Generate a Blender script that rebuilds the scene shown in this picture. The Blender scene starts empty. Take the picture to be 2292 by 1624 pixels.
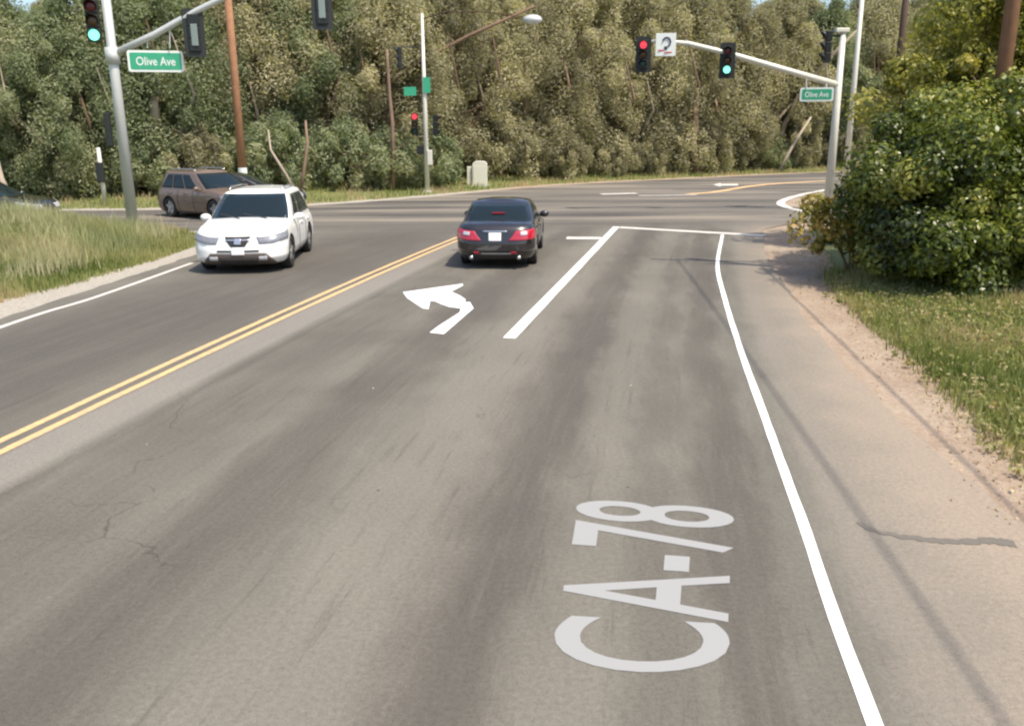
import bpy, bmesh, math, random
import numpy as np
from mathutils import Vector, Matrix, noise
from mathutils.geometry import tessellate_polygon
sc = bpy.context.scene
# ------------------------------------------------------------------ camera
S = 1024/2292.; F = 858.; H = 3.1
_d = np.array([21, -3165, -F]); _d /= np.linalg.norm(_d)
Zc = -_d; _f = np.array([0, 0, -1.]); Yc = _f - _f.dot(Zc)*Zc; Yc /= np.linalg.norm(Yc); Xc = np.cross(Yc, Zc)
R = np.array([Xc, Yc, Zc])
cam = bpy.data.cameras.new('camera'); co = bpy.data.objects.new('camera', cam); sc.collection.objects.link(co)
m = Matrix([list(R[i])+[0] for i in range(3)]+[[0, 0, 0, 1]]); m.translation = (0, 0, H); co.matrix_world = m
cam.sensor_width = 36; cam.lens = F/1024*36; cam.clip_end = 2000; cam.clip_start = .05
sc.camera = co
sc.cycles.pixel_filter_type = 'BLACKMAN_HARRIS'; sc.cycles.filter_width = 2.3
# ------------------------------------------------------------------ light
SUN_EL = math.radians(62); SUN_AZ = math.atan2(0.77, -0.64)      # compass style: angle from +Y towards +X
world = bpy.data.worlds.new('World'); sc.world = world; world.use_nodes = True
nt = world.node_tree; bg = nt.nodes['Background']; sky = nt.nodes.new('ShaderNodeTexSky')
sky.sky_type = 'NISHITA'; sky.sun_disc = False; sky.sun_elevation = SUN_EL; sky.sun_rotation = SUN_AZ
sky.air_density = 1.0; sky.dust_density = 2.5; sky.ozone_density = 1
nt.links.new(sky.outputs[0], bg.inputs[0]); bg.inputs[1].default_value = 0.15
sl = bpy.data.lights.new('sun', 'SUN'); sl.energy = 3.5; sl.angle = math.radians(.5); sl.color = (1, .91, .77)
so = bpy.data.objects.new('sun', sl); sc.collection.objects.link(so)
sd = Vector((math.sin(SUN_AZ)*math.cos(SUN_EL), math.cos(SUN_AZ)*math.cos(SUN_EL), math.sin(SUN_EL)))
so.rotation_euler = sd.to_track_quat('Z', 'Y').to_euler(); so.location = (20, -20, 40)
sc.view_settings.view_transform = 'Standard'; sc.view_settings.look = 'None'
sc.view_settings.exposure = 0.66; sc.view_settings.gamma = 1
# ------------------------------------------------------------------ helpers
rnd = random.Random(7); NR = np.random.RandomState(11)
COL = sc.collection
def G(x, y, z=0.0):
    """photo point (2292-wide coordinates) -> point on the horizontal plane z"""
    r = R @ np.array([x*S-512, -(y*S-362.5), -F]); t = (z-H)/r[2]
    return Vector((r[0]*t, r[1]*t, z))
def AT(x, y, Y):
    r = R @ np.array([x*S-512, -(y*S-362.5), -F]); t = Y/r[1]
    return Vector((r[0]*t, Y, H+r[2]*t))
class MB:
    def __init__(s): s.v = []; s.f = []
    def add(s, vs, fs):
        n = len(s.v); s.v += [tuple(v) for v in vs]; s.f += [tuple(i+n for i in f) for f in fs]; return s
    def box(s, c, d, M=None):
        x, y, z = [q/2 for q in d]; c = Vector(c)
        vs = [Vector((i*x, j*y, k*z)) for i in (-1, 1) for j in (-1, 1) for k in (-1, 1)]
        vs = [(M @ v if M else v)+c for v in vs]
        return s.add(vs, [(0, 1, 3, 2), (4, 6, 7, 5), (0, 4, 5, 1), (2, 3, 7, 6), (0, 2, 6, 4), (1, 5, 7, 3)])
    def tube(s, pts, rad, n=10, cap=True):
        pts = [Vector(p) for p in pts]
        if not isinstance(rad, (list, tuple)): rad = [rad]*len(pts)
        vs = []; fs = []
        up = Vector((.13, .31, 1)); up2 = Vector((1, .2, .1))
        for i, p in enumerate(pts):
            t = (pts[min(i+1, len(pts)-1)]-pts[max(i-1, 0)]).normalized()
            a = t.cross(up if abs(t.z) < .9 else up2).normalized(); b = t.cross(a)
            for k in range(n):
                an = 2*math.pi*k/n; vs.append(p+(a*math.cos(an)+b*math.sin(an))*rad[i])
        for i in range(len(pts)-1):
            for k in range(n):
                k2 = (k+1) % n; fs.append((i*n+k, i*n+k2, (i+1)*n+k2, (i+1)*n+k))
        if cap:
            fs.append(tuple(range(n))[::-1]); fs.append(tuple((len(pts)-1)*n+k for k in range(n)))
        return s.add(vs, fs)
    def sphere(s, c, r, nu=16, nv=8):
        c = Vector(c); r = Vector(r) if not isinstance(r, (int, float)) else Vector((r, r, r)); vs = []; fs = []
        for j in range(nv+1):
            th = math.pi*j/nv
            for i in range(nu):
                ph = 2*math.pi*i/nu
                vs.append((c.x+r.x*math.sin(th)*math.cos(ph), c.y+r.y*math.sin(th)*math.sin(ph), c.z+r.z*math.cos(th)))
        for j in range(nv):
            for i in range(nu): fs.append((j*nu+i, (j+1)*nu+i, (j+1)*nu+(i+1) % nu, j*nu+(i+1) % nu))
        return s.add(vs, fs)
    def build(s, name, mat, parent=None, smooth=False, bevel=0):
        me = bpy.data.meshes.new(name); me.from_pydata(s.v, [], s.f)
        bm = bmesh.new(); bm.from_mesh(me); bmesh.ops.remove_doubles(bm, verts=bm.verts, dist=1e-5)
        bmesh.ops.recalc_face_normals(bm, faces=bm.faces); bm.to_mesh(me); bm.free()
        me.materials.append(mat)
        if smooth: me.polygons.foreach_set('use_smooth', [True]*len(me.polygons))
        o = bpy.data.objects.new(name, me); COL.objects.link(o)
        if parent: o.parent = parent
        if bevel:
            b = o.modifiers.new('b', 'BEVEL'); b.width = bevel; b.segments = 2; b.limit_method = 'ANGLE'
        return o
def quick(name, V, Fc, mat, parent=None, tint=None, smooth=False):
    """fast mesh from arrays; Fc (n,k)"""
    me = bpy.data.meshes.new(name); k = Fc.shape[1]
    me.vertices.add(len(V)); me.vertices.foreach_set('co', V.astype(np.float32).ravel())
    me.loops.add(Fc.size); me.loops.foreach_set('vertex_index', Fc.astype(np.int32).ravel())
    me.polygons.add(len(Fc)); me.polygons.foreach_set('loop_start', np.arange(0, Fc.size, k, dtype=np.int32))
    if tint is not None:
        a = me.attributes.new('tint', 'FLOAT', 'POINT'); a.data.foreach_set('value', tint.astype(np.float32))
    if smooth: me.polygons.foreach_set('use_smooth', [True]*len(Fc))
    me.update(calc_edges=True); me.validate(); me.materials.append(mat)
    o = bpy.data.objects.new(name, me); COL.objects.link(o)
    if parent: o.parent = parent
    return o
def tag(o, label=None, cat=None, group=None, kind=None):
    if label: o['label'] = label
    if cat: o['category'] = cat
    if group: o['group'] = group
    if kind: o['kind'] = kind
    return o
def empty(name, loc=(0, 0, 0), rz=0, label=None, cat=None, group=None):
    o = bpy.data.objects.new(name, None); COL.objects.link(o); o.location = loc; o.rotation_euler = (0, 0, rz)
    o.empty_display_size = .2
    return tag(o, label, cat, group)
def copy_tree(o, parent=None):
    c = o.copy(); COL.objects.link(c); c.parent = parent
    for ch in list(o.children): copy_tree(ch, c)
    return c
# ------------------------------------------------------------------ materials
class NB:
    def __init__(s, name):
        s.m = bpy.data.materials.new(name); s.m.use_nodes = True; s.t = s.m.node_tree
        s.p = s.t.nodes['Principled BSDF']; s.L = s.t.links
        s.tc = s.t.nodes.new('ShaderNodeTexCoord')
    def n(s, ty, **kw):
        q = s.t.nodes.new(ty)
        for k, v in kw.items(): setattr(q, k, v)
        return q
    def lk(s, a, b): s.L.new(a, b)
    def math(s, op, a, b=None, clamp=False):
        q = s.n('ShaderNodeMath', operation=op, use_clamp=clamp)
        for i, x in enumerate((a, b)):
            if x is None: continue
            if isinstance(x, (int, float)): q.inputs[i].default_value = x
            else: s.lk(x, q.inputs[i])
        return q.outputs[0]
    def noise(s, scale, detail=4, rough=.6, vec=None, dist=0):
        q = s.n('ShaderNodeTexNoise'); q.inputs['Scale'].default_value = scale; q.inputs['Detail'].default_value = detail
        q.inputs['Roughness'].default_value = rough; q.inputs['Distortion'].default_value = dist
        s.lk(vec if vec is not None else s.tc.outputs['Object'], q.inputs['Vector']); return q.outputs['Fac']
    def ramp(s, fac, stops):
        q = s.n('ShaderNodeValToRGB'); r = q.color_ramp
        while len(r.elements) < len(stops): r.elements.new(.5)
        for e, (p, c) in zip(r.elements, stops):
            e.position = p; e.color = (c, c, c, 1) if isinstance(c, (int, float)) else (*c, 1)
        s.lk(fac, q.inputs[0]); return q.outputs[0]
    def mix(s, fac, a, b, bt='MIX'):
        q = s.n('ShaderNodeMix', data_type='RGBA', blend_type=bt)
        for sock, x in ((q.inputs[0], fac), (q.inputs[6], a), (q.inputs[7], b)):
            if isinstance(x, (int, float)): sock.default_value = x
            elif isinstance(x, tuple): sock.default_value = (*x, 1)
            else: s.lk(x, sock)
        return q.outputs[2]
    def sstep(s, x, a, b):
        q = s.n('ShaderNodeMapRange', interpolation_type='SMOOTHSTEP'); s.lk(x, q.inputs[0])
        q.inputs[1].default_value = a; q.inputs[2].default_value = b; return q.outputs[0]
    def bump(s, h, strength=.3, dist=.02):
        q = s.n('ShaderNodeBump'); q.inputs['Strength'].default_value = strength; q.inputs['Distance'].default_value = dist
        s.lk(h, q.inputs['Height']); s.lk(q.outputs[0], s.p.inputs['Normal'])
    def col(s, c): s.lk(c, s.p.inputs['Base Color'])
    def vec(s, x, y, z=None):
        q = s.n('ShaderNodeCombineXYZ')
        for i, a in enumerate((x, y, z)):
            if a is None: continue
            if isinstance(a, (int, float)): q.inputs[i].default_value = a
            else: s.lk(a, q.inputs[i])
        return q.outputs[0]
def flat(name, c, rough=.5, metal=0, var=.12, scale=6, coat=0, spec=.5):
    b = NB(name); f = b.noise(scale, 5)
    b.col(b.mix(f, tuple(x*(1-var) for x in c), tuple(min(1, x*(1+var)) for x in c)))
    b.p.inputs['Roughness'].default_value = rough; b.p.inputs['Metallic'].default_value = metal
    b.p.inputs['Coat Weight'].default_value = coat; b.p.inputs['Specular IOR Level'].default_value = spec
    return b.m
def emis(name, c, st):
    b = NB(name); b.p.inputs['Base Color'].default_value = (*[x*.5 for x in c], 1)
    b.p.inputs['Emission Color'].default_value = (*c, 1); b.p.inputs['Emission Strength'].default_value = st
    b.p.inputs['Roughness'].default_value = .3; return b.m
M = {}
M['galv'] = flat('galvanised_steel', (.56, .57, .55), .45, .25, .1, 3)
M['galv_far'] = flat('pale_steel', (.62, .60, .52), .5, .1, .1, 3)
M['black'] = flat('signal_black', (.012, .014, .013), .45)
M['backplate'] = flat('backplate_black', (.02, .024, .022), .6)
M['headback'] = flat('signal_back_grey_green', (.22, .27, .25), .5)
M['lens_dark_red'] = flat('unlit_red_lens', (.09, .006, .006), .25)
M['lens_dark_amber'] = flat('unlit_amber_lens', (.07, .03, .004), .25)
M['lens_dark_green'] = flat('unlit_green_lens', (.006, .035, .025), .25)
M['lens_green'] = emis('lit_green_lens', (.25, 1.0, .72), 1.1)
M['lens_red'] = emis('lit_red_lens', (.95, .06, .09), .8)
M['signgreen'] = flat('sign_green', (.04, .34, .19), .4)
M['signwhite'] = flat('sign_white', (.75, .78, .74), .4, var=.03)
M['signblue'] = flat('sign_arrow_ink', (.03, .035, .08), .4)
M['signred'] = flat('sign_red_ink', (.5, .04, .05), .4)
M['wood'] = flat('weathered_pole_wood', (.20, .10, .052), .85, var=.35, scale=5)
M['wood_orange'] = flat('orange_pole_wood', (.33, .165, .085), .85, var=.35, scale=5)
M['wood2'] = flat('dark_pole_wood', (.075, .045, .03), .85, var=.35, scale=5)
M['cabinet'] = flat('cabinet_cream', (.62, .60, .50), .5, var=.06)
M['wire'] = flat('wire_black', (.02, .02, .02), .6)
M['rubber'] = flat('tyre_rubber', (.018, .018, .018), .8)
M['rim'] = flat('alloy_rim', (.50, .50, .49), .3, .7)
M['chrome'] = flat('chrome_trim', (.6, .6, .6), .18, .9, var=.02)
M['glass'] = flat('dark_car_glass', (.010, .018, .022), .08, 0, .1, 2, spec=.28)
M['trim'] = flat('dark_plastic_trim', (.025, .023, .022), .6)
M['trimbrown'] = flat('dusty_bumper_trim', (.075, .06, .05), .5)
M['plate'] = flat('plate_white', (.78, .78, .76), .4, var=.02)
M['lamp'] = flat('clear_lamp', (.55, .56, .58), .12, .3, var=.1, scale=20)
M['lamp_dim'] = flat('grey_headlamp', (.22, .23, .25), .15, .2, .3, 12)
M['taillamp'] = flat('red_tail_lamp', (.42, .012, .03), .12, 0, var=.2, scale=20, coat=1)
M['cabin'] = flat('car_interior', (.03, .03, .03), .8)
def carpaint(name, c, rough=.3, coat=.8): return flat(name, c, rough, 0, .03, 2, coat)
M['white'] = carpaint('white_car_paint', (.80, .80, .77), .35)
M['blackp'] = carpaint('black_car_paint', (.014, .012, .013), .25, 1)
M['tanp'] = carpaint('tan_car_paint', (.15, .10, .065), .4)
# road paint, worn
def roadpaint(name, c, wear=.45):
    b = NB(name); f = b.noise(9, 6, .75); g = b.noise(60, 3, .7)
    k = b.ramp(b.math('ADD', b.math('MULTIPLY', f, .7), b.math('MULTIPLY', g, .3)), [(wear-.14, 1.), (wear, 0.)])
    b.col(b.mix(b.math('MULTIPLY', k, .55), c, (.26, .235, .205))); b.p.inputs['Roughness'].default_value = .75; return b.m
M['paint_white'] = roadpaint('white_road_paint', (.84, .83, .80), .44)
M['paint_fresh'] = roadpaint('fresh_white_paint', (.29, .29, .282), .34)
M['paint_dull'] = roadpaint('dull_white_road_paint', (.62, .58, .52), .5)
M['paint_yellow'] = roadpaint('yellow_road_paint', (.70, .44, .18), .57)
M['arm_shadow'] = flat('painted_arm_shadow', (.135, .12, .10), .8, var=.3, scale=20)  # dark brown colour standing in for a pole arm's shadow
# asphalt : lat = distance right of the yellow line, fitted curve
Yp = [(-5.25, 8.3), (-4.33, 13.36), (-3.29, 18.13), (-1.5, 25.96)]
cy, by, ay = np.polyfit([p[1] for p in Yp], [p[0] for p in Yp], 2)
def latx(lat, y): return ay+by*y+cy*y*y+lat
def asphalt():
    b = NB('asphalt'); s = b.n('ShaderNodeSeparateXYZ'); b.lk(b.tc.outputs['Object'], s.inputs[0]); X, Y = s.outputs[0], s.outputs[1]
    lat = b.math('SUBTRACT', X, b.math('ADD', b.math('MULTIPLY', b.math('ADD', b.math('MULTIPLY', Y, cy), by), Y), ay))
    st = b.vec(b.math('MULTIPLY', lat, 1.0), b.math('MULTIPLY', Y, .06))          # streaks along the lane
    wob = b.math('MULTIPLY', b.math('SUBTRACT', b.noise(1.1, 4, .65, b.vec(X, b.math('MULTIPLY', Y, .35))), .5), 1.0)
    latw = b.math('ADD', lat, wob)
    def band(c, w):
        a = b.math('ABSOLUTE', b.math('SUBTRACT', latw, c)); return b.math('SUBTRACT', 1, b.sstep(a, w*.25, w))
    streak = b.noise(2.2, 6, .65, st); fine = b.noise(10, 4, .7, st); blot = b.noise(.35, 4, .55, dist=.4)
    grain = b.noise(24, 5, .85); grit = b.noise(90, 2, .9)
    base = b.mix(b.sstep(blot, .3, .7), (.120, .111, .092), (.158, .146, .119))
    nearf = b.math('SUBTRACT', 1, b.sstep(Y, 27, 31))
    # worn darker wheel tracks of the two lanes and the oncoming lane
    dk = None
    for c_, w_, k_ in ((1.7, .9, .5), (3.15, .75, .85), (5.45, .85, .95), (7.35, .42, .8), (-2.2, 3.0, 1.0), (6.75, .25, .35)):
        q_ = b.math('MULTIPLY', band(c_, w_), k_); dk = q_ if dk is None else b.math('MAXIMUM', dk, q_)
    dk = b.math('MULTIPLY', b.math('MULTIPLY', dk, b.ramp(streak, [(.2, .5), (.55, 1.)])), nearf)
    c = b.mix(b.math('MULTIPLY', dk, .70), base, (.070, .061, .053))
    lt_ = b.math('MAXIMUM', band(4.6, .9), b.math('MULTIPLY', band(6.2, .5), .5))
    c = b.mix(b.math('MULTIPLY', b.math('MULTIPLY', lt_, .45), nearf), c, (.205, .186, .152))
    # thin lengthwise scratches and fine cracks
    scr = b.noise(9, 5, .75, b.vec(lat, b.math('MULTIPLY', Y, .05)))
    c = b.mix(b.math('MULTIPLY', b.math('MULTIPLY', b.ramp(scr, [(.56, 0.), (.66, 1.)]), .35), nearf), c, (.06, .054, .048))
    vc = b.n('ShaderNodeTexVoronoi', feature='DISTANCE_TO_EDGE'); vc.inputs['Scale'].default_value = .22
    wv = b.n('ShaderNodeVectorMath', operation='ADD'); nz = b.n('ShaderNodeTexNoise'); nz.inputs['Scale'].default_value = 1.1; nz.inputs['Detail'].default_value = 5
    b.lk(b.tc.outputs['Object'], nz.inputs['Vector']); b.lk(b.tc.outputs['Object'], wv.inputs[0]); b.lk(nz.outputs['Color'], wv.inputs[1]); b.lk(wv.outputs[0], vc.inputs['Vector'])
    crk = b.math('MULTIPLY', b.math('LESS_THAN', vc.outputs['Distance'], .0022), b.ramp(b.noise(.4, 2), [(.54, 0.), (.64, .5)]))
    c = b.mix(crk, c, (.04, .036, .032))
    # pale aggregate strip right of the yellow line and the seam beside it
    a = b.math('ABSOLUTE', b.math('SUBTRACT', lat, .50)); pale = b.math('MULTIPLY', b.math('SUBTRACT', 1, b.sstep(a, .22, .42)), nearf)
    c = b.mix(b.math('MULTIPLY', pale, .5), c, (.27, .245, .215))
    a = b.math('ABSOLUTE', b.math('ADD', b.math('SUBTRACT', lat, 1.0), b.math('MULTIPLY', b.math('SUBTRACT', fine, .5), .12)))
    seam = b.math('MULTIPLY', b.math('MULTIPLY', b.math('SUBTRACT', 1, b.sstep(a, .02, .10)), nearf), b.ramp(streak, [(.4, .1), (.6, .8)]))
    c = b.mix(b.math('MULTIPLY', seam, .6), c, (.08, .072, .064))
    # shoulder: lighter, with tan dust towards the dirt
    sh = b.sstep(b.math('ADD', lat, b.math('MULTIPLY', b.math('SUBTRACT', b.noise(.9, 5, .7), .5), .5)), 7.95, 8.35)
    c = b.mix(b.math('MULTIPLY', b.math('MULTIPLY', sh, nearf), .75), c, (.215, .190, .155))
    dust = b.sstep(b.math('ADD', lat, b.math('MULTIPLY', b.math('SUBTRACT', b.noise(.7, 5, .65), .5), 1.6)), 8.35, 9.4)
    c = b.mix(b.math('MULTIPLY', b.math('MULTIPLY', dust, nearf), .75), c, (.305, .245, .185))
    # beyond the junction: dusty arcs left by turning wheels
    v2 = b.vec(b.math('MULTIPLY', X, .10), b.math('MULTIPLY', Y, .9)); arcs = b.noise(.55, 4, .6, v2, .6)
    far = b.sstep(Y, 26, 32)
    c = b.mix(far, c, b.ramp(arcs, [(.36, (.07, .064, .058)), (.5, (.125, .114, .097)), (.64, (.22, .19, .15))]))
    c = b.mix(b.math('MULTIPLY', b.math('SUBTRACT', fine, .5), .35, True), c, (.31, .28, .24))
    g2 = b.ramp(b.math('ADD', b.math('MULTIPLY', grain, .55), b.math('MULTIPLY', grit, .45)), [(.3, .55), (.5, 1.), (.72, 1.5)])
    c = b.mix(1., c, g2, 'MULTIPLY')
    # small pits and pebbles
    vo = b.n('ShaderNodeTexVoronoi'); vo.inputs['Scale'].default_value = 1.3; b.lk(b.tc.outputs['Object'], vo.inputs['Vector'])
    pit = b.math('LESS_THAN', vo.outputs['Distance'], .022); c = b.mix(b.math('MULTIPLY', pit, .75), c, (.05, .045, .04))
    vo = b.n('ShaderNodeTexVoronoi'); vo.inputs['Scale'].default_value = .9
    b.lk(b.tc.outputs['Object'], vo.inputs['Vector'])
    peb = b.math('LESS_THAN', vo.outputs['Distance'], .012); c = b.mix(peb, c, (.6, .55, .45))
    b.col(c); b.p.inputs['Roughness'].default_value = .85; b.p.inputs['Specular IOR Level'].default_value = .3
    b.bump(b.math('ADD', grain, grit), .35, .008); return b.m
M['asphalt'] = asphalt()
def ground_mat():
    b = NB('ground'); at = b.n('ShaderNodeAttribute', attribute_name='grass'); n1 = b.noise(.8, 6, .7); n2 = b.noise(14, 4, .75)
    dirt = b.ramp(b.math('ADD', b.math('MULTIPLY', n1, .5), b.math('MULTIPLY', n2, .5)), [(.3, (.22, .15, .10)), (.5, (.33, .25, .18)), (.7, (.42, .35, .27))])
    sx = b.n('ShaderNodeSeparateXYZ'); b.lk(b.tc.outputs['Object'], sx.inputs[0])
    dirt = b.mix(b.sstep(sx.outputs[0], 1, -3) if False else b.math('SUBTRACT', 1, b.sstep(sx.outputs[0], -4, 1)), dirt, b.ramp(n2, [(.3, (.27, .24, .20)), (.7, (.46, .42, .35))]))
    grs = b.ramp(n2, [(.3, (.08, .10, .03)), (.6, (.18, .20, .065)), (.8, (.30, .27, .12))])
    k = b.sstep(b.math('ADD', at.outputs['Fac'], b.math('MULTIPLY', b.math('SUBTRACT', b.noise(2.2, 5, .7), .5), .9)), .35, .6)
    b.col(b.mix(k, dirt, grs)); b.p.inputs['Roughness'].default_value = .95; b.bump(n2, .8, .05); return b.m
M['ground'] = ground_mat()
def leafmat(name, stops, trans=.25, rough=.55, spec=.3, hue=.0):
    b = NB(name); at = b.n('ShaderNodeAttribute', attribute_name='tint'); oi = b.n('ShaderNodeObjectInfo')
    f = b.math('ADD', at.outputs['Fac'], b.math('MULTIPLY', b.math('SUBTRACT', oi.outputs['Random'], .5), hue))
    c = b.ramp(f, stops); b.col(c); b.p.inputs['Roughness'].default_value = rough; b.p.inputs['Specular IOR Level'].default_value = spec
    tr = b.n('ShaderNodeBsdfTranslucent'); b.lk(b.mix(1., c, (1.1, 1.15, .6), 'MULTIPLY'), tr.inputs[0])
    mx = b.n('ShaderNodeMixShader'); mx.inputs[0].default_value = trans
    b.lk(b.p.outputs[0], mx.inputs[1]); b.lk(tr.outputs[0], mx.inputs[2])
    b.lk(mx.outputs[0], b.t.nodes['Material Output'].inputs[0]); return b.m
M['leaf_olive'] = leafmat('olive_leaves', [(0, (.22, .205, .14)), (.35, (.33, .305, .205)), (.7, (.43, .395, .262)), (1, (.54, .49, .335))], .45, .7, .08, hue=.3)
M['leaf_green'] = leafmat('green_leaves', [(0, (.17, .205, .12)), (.4, (.26, .295, .175)), (.75, (.36, .375, .235)), (1, (.47, .455, .30))], .45, .7, .08, hue=.3)
M['leaf_lime'] = leafmat('yellow_green_leaves', [(0, (0.196, 0.207, 0.057)), (.5, (0.380, 0.380, 0.109)), (1, (0.552, 0.483, 0.172))], .45, .7, .08, hue=.2)
M['leaf_bush'] = leafmat('glossy_bush_leaves', [(0, (0.023, 0.037, 0.009)), (.35, (0.098, 0.132, 0.021)), (.65, (0.276, 0.299, 0.052)), (1, (0.575, 0.506, 0.161))], .32, .36, .5)
M['leaf_loose'] = leafmat('loose_yellow_olive_leaves', [(0, (.08, .09, .02)), (.4, (.27, .27, .06)), (.7, (.46, .42, .10)), (1, (.62, .50, .18))], .4, .4, .4)
M['leaf_rust'] = leafmat('yellowing_leaves', [(0, (.12, .14, .03)), (.5, (.38, .31, .07)), (1, (.55, .33, .11))], .3, .5, .3)
M['blade'] = leafmat('grass_blades', [(0, (.09, .12, .03)), (.35, (.20, .235, .07)), (.65, (.36, .35, .15)), (1, (.50, .38, .24))], .42, .6, .2)
M['blade_dry'] = leafmat('tall_grass_blades', [(0, (.24, .26, .13)), (.45, (.37, .38, .20)), (.75, (.48, .46, .28)), (1, (.62, .54, .38))], .42, .6, .2)
M['bark'] = flat('brown_bark', (.17, .11, .07), .9, var=.4, scale=4)
M['bark_pale'] = flat('pale_bark', (.34, .28, .21), .85, var=.35, scale=3)
M['bark_red'] = flat('reddish_bark', (.22, .145, .10), .85, var=.4, scale=3)
# ------------------------------------------------------------------ road and ground
def jag(pts, amp, step=.35, seed=0):
    out = []; r = random.Random(seed)
    for i in range(len(pts)):
        a = Vector((*pts[i], 0)); c = Vector((*pts[(i+1) % len(pts)], 0)); n = max(1, int((c-a).length/step)) if (c-a).length < 40 else 1
        for k in range(n):
            p = a.lerp(c, k/n); out.append((p.x+r.uniform(-amp, amp), p.y+r.uniform(-amp, amp)))
    return out
def smooth_poly(pts, n=6):
    """open Catmull-Rom"""
    P = [Vector((p[0], p[1], 0)) for p in pts]; P = [2*P[0]-P[1]]+P+[2*P[-1]-P[-2]]; out = []
    for i in range(1, len(P)-2):
        for k in range(n):
            t = k/n; a, b_, c, d = P[i-1:i+3]
            q = .5*((2*b_)+(c-a)*t+(2*a-5*b_+4*c-d)*t*t+(3*b_-a-3*c+d)*t**3); out.append((q.x, q.y))
    out.append((P[-2].x, P[-2].y)); return out
left_edge = smooth_poly([(-11, -25), (-9.6, 5), (-8.95, 13.6), (-8.75, 16.5), (-8.4, 20.9), (-8.5, 25), (-10.2, 28.2), (-13.5, 29.3), (-25, 29.5), (-70, 30)])
far_edge = smooth_poly([(-70, 36.5), (-20, 36), (-13, 36.6)]+[tuple(G(*p)[:2]) for p in ((671, 461), (957, 440), (1257, 414), (1567, 398), (1850, 385.5))]+[(45, 72), (90, 85)])
inner_edge = smooth_poly([(90, 70), (45, 58), (28, 51), (16.5, 45.2), (12.2, 38.5), (11.6, 35.6), (13.5, 34.3), (20, 34.5), (60, 37)])
right_edge = smooth_poly([(60, 30), (20, 30), (11.1, 29.6), (8.6, 28.2), (7.6, 26), (6.35, 21), (5.6, 17.3), (5.05, 14.6), (4.6, 11.85), (4.4, 10.3), (4.25, 8.6), (4.15, 6.7), (4.0, 3), (3.4, -5), (0, -25)])
road_poly = left_edge+far_edge+inner_edge+right_edge
RP = np.array(road_poly)
def poly_dist(P, poly):
    """signed distance (neg inside) of points P(n,2)"""
    A = np.array(poly); B = np.roll(A, -1, 0); d = np.full(len(P), 1e9); ins = np.zeros(len(P), bool)
    for a, c in zip(A, B):
        ab = c-a; L = ab.dot(ab)+1e-12; t = np.clip(((P-a)@ab)/L, 0, 1); q = a+t[:, None]*ab
        d = np.minimum(d, np.hypot(*(P-q).T))
        cond = ((a[1] > P[:, 1]) != (c[1] > P[:, 1]))
        xi = (c[0]-a[0])*(P[:, 1]-a[1])/(c[1]-a[1]+1e-12)+a[0]; ins ^= cond & (P[:, 0] < xi)
    return np.where(ins, -d, d)
def sheet(name, pts, z, mat, parent=None, kind='structure', thick=0):
    vs = [Vector((p[0], p[1], z)) for p in pts]; tri = tessellate_polygon([vs]); mb = MB(); mb.add(vs, tri)
    me = bpy.data.meshes.new(name); me.from_pydata([tuple(v) for v in vs], [], tri)
    bm = bmesh.new(); bm.from_mesh(me)
    for f in bm.faces:
        f.normal_update()
        if f.normal.z < 0: f.normal_flip()
    bm.to_mesh(me); bm.free(); me.materials.append(mat)
    o = bpy.data.objects.new(name, me); COL.objects.link(o)
    if kind: o['kind'] = kind
    if parent: o.parent = parent
    return o
road = sheet('road', jag(road_poly, .05), 0, M['asphalt'])
# grass boundary on the right verge and on the left verge (distance outside the asphalt)
rg = smooth_poly([(3.9, -25), (4.5, 0), (4.62, 5), (4.76, 7.4), (5.0, 8.6), (5.32, 10.3), (5.66, 12.3), (6.05, 15), (6.6, 17.5), (7.6, 21), (9, 26)])
rgx = np.array([p[0] for p in rg]); rgy = np.array([p[1] for p in rg])
lg = smooth_poly([(-12, -25), (-10.5, 5), (-9.9, 14), (-9.65, 16.8), (-9.2, 19.25), (-8.8, 23.3), (-8.95, 25.5), (-10.5, 28.2)])
lgx = np.array([p[0] for p in lg]); lgy = np.array([p[1] for p in lg])
def terrain(P, dist):
    x, y = P[:, 0], P[:, 1]
    z = np.full(len(P), -.02)
    md = np.exp(-(((x+15)/4.6)**2+((y-24)/4.2)**2))*.9; z += md*np.clip((dist-.7)/2.5, 0, 1)
    # right bank
    bank = np.clip((x-np.interp(y, rgy, rgx))/5, 0, 1)*.35*((y < 24) & (x > 0)); z += bank*np.clip((dist-.3)/1.5, 0, 1)
    # gentle rise beyond the road
    z += np.clip((y-np.interp(x, [p[0] for p in far_edge], [p[1] for p in far_edge])-1.5)/25, 0, 1)*1.2*np.clip((dist-1)/4, 0, 1)
    return z
def grid_axis(a, b_, st, out, far):
    c = list(np.arange(a, b_+.01, st)); d = st; lo = a; L = []
    while lo > -far: d *= 1.35; lo -= d; L.append(lo)
    d = st; hi = b_; Hh = []
    while hi < far: d *= 1.35; hi += d; Hh.append(hi)
    return np.array(L[::-1]+c+Hh)
gx = grid_axis(-30, 40, .35, 0, 500); gy = grid_axis(-4, 72, .4, 0, 500)
XX, YY = np.meshgrid(gx, gy); P2 = np.stack([XX.ravel(), YY.ravel()], 1); dd = poly_dist(P2, road_poly); zz = terrain(P2, dd)
near = np.array([noise.noise((p[0]*.7, p[1]*.7, 0)) for p in P2]); zz += np.where(dd > .4, near*.03, 0)
gmask = np.where(P2[:, 0] > 0, np.where(P2[:, 1] < 27, (P2[:, 0]-np.interp(P2[:, 1], rgy, rgx))/.4, (dd-1.0)/.8), np.where(P2[:, 1] < 29.2, (np.interp(P2[:, 1], lgy, lgx)-P2[:, 0])/.4, (dd-.8)/.8))
gmask = np.clip(gmask, 0, 1)
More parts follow.
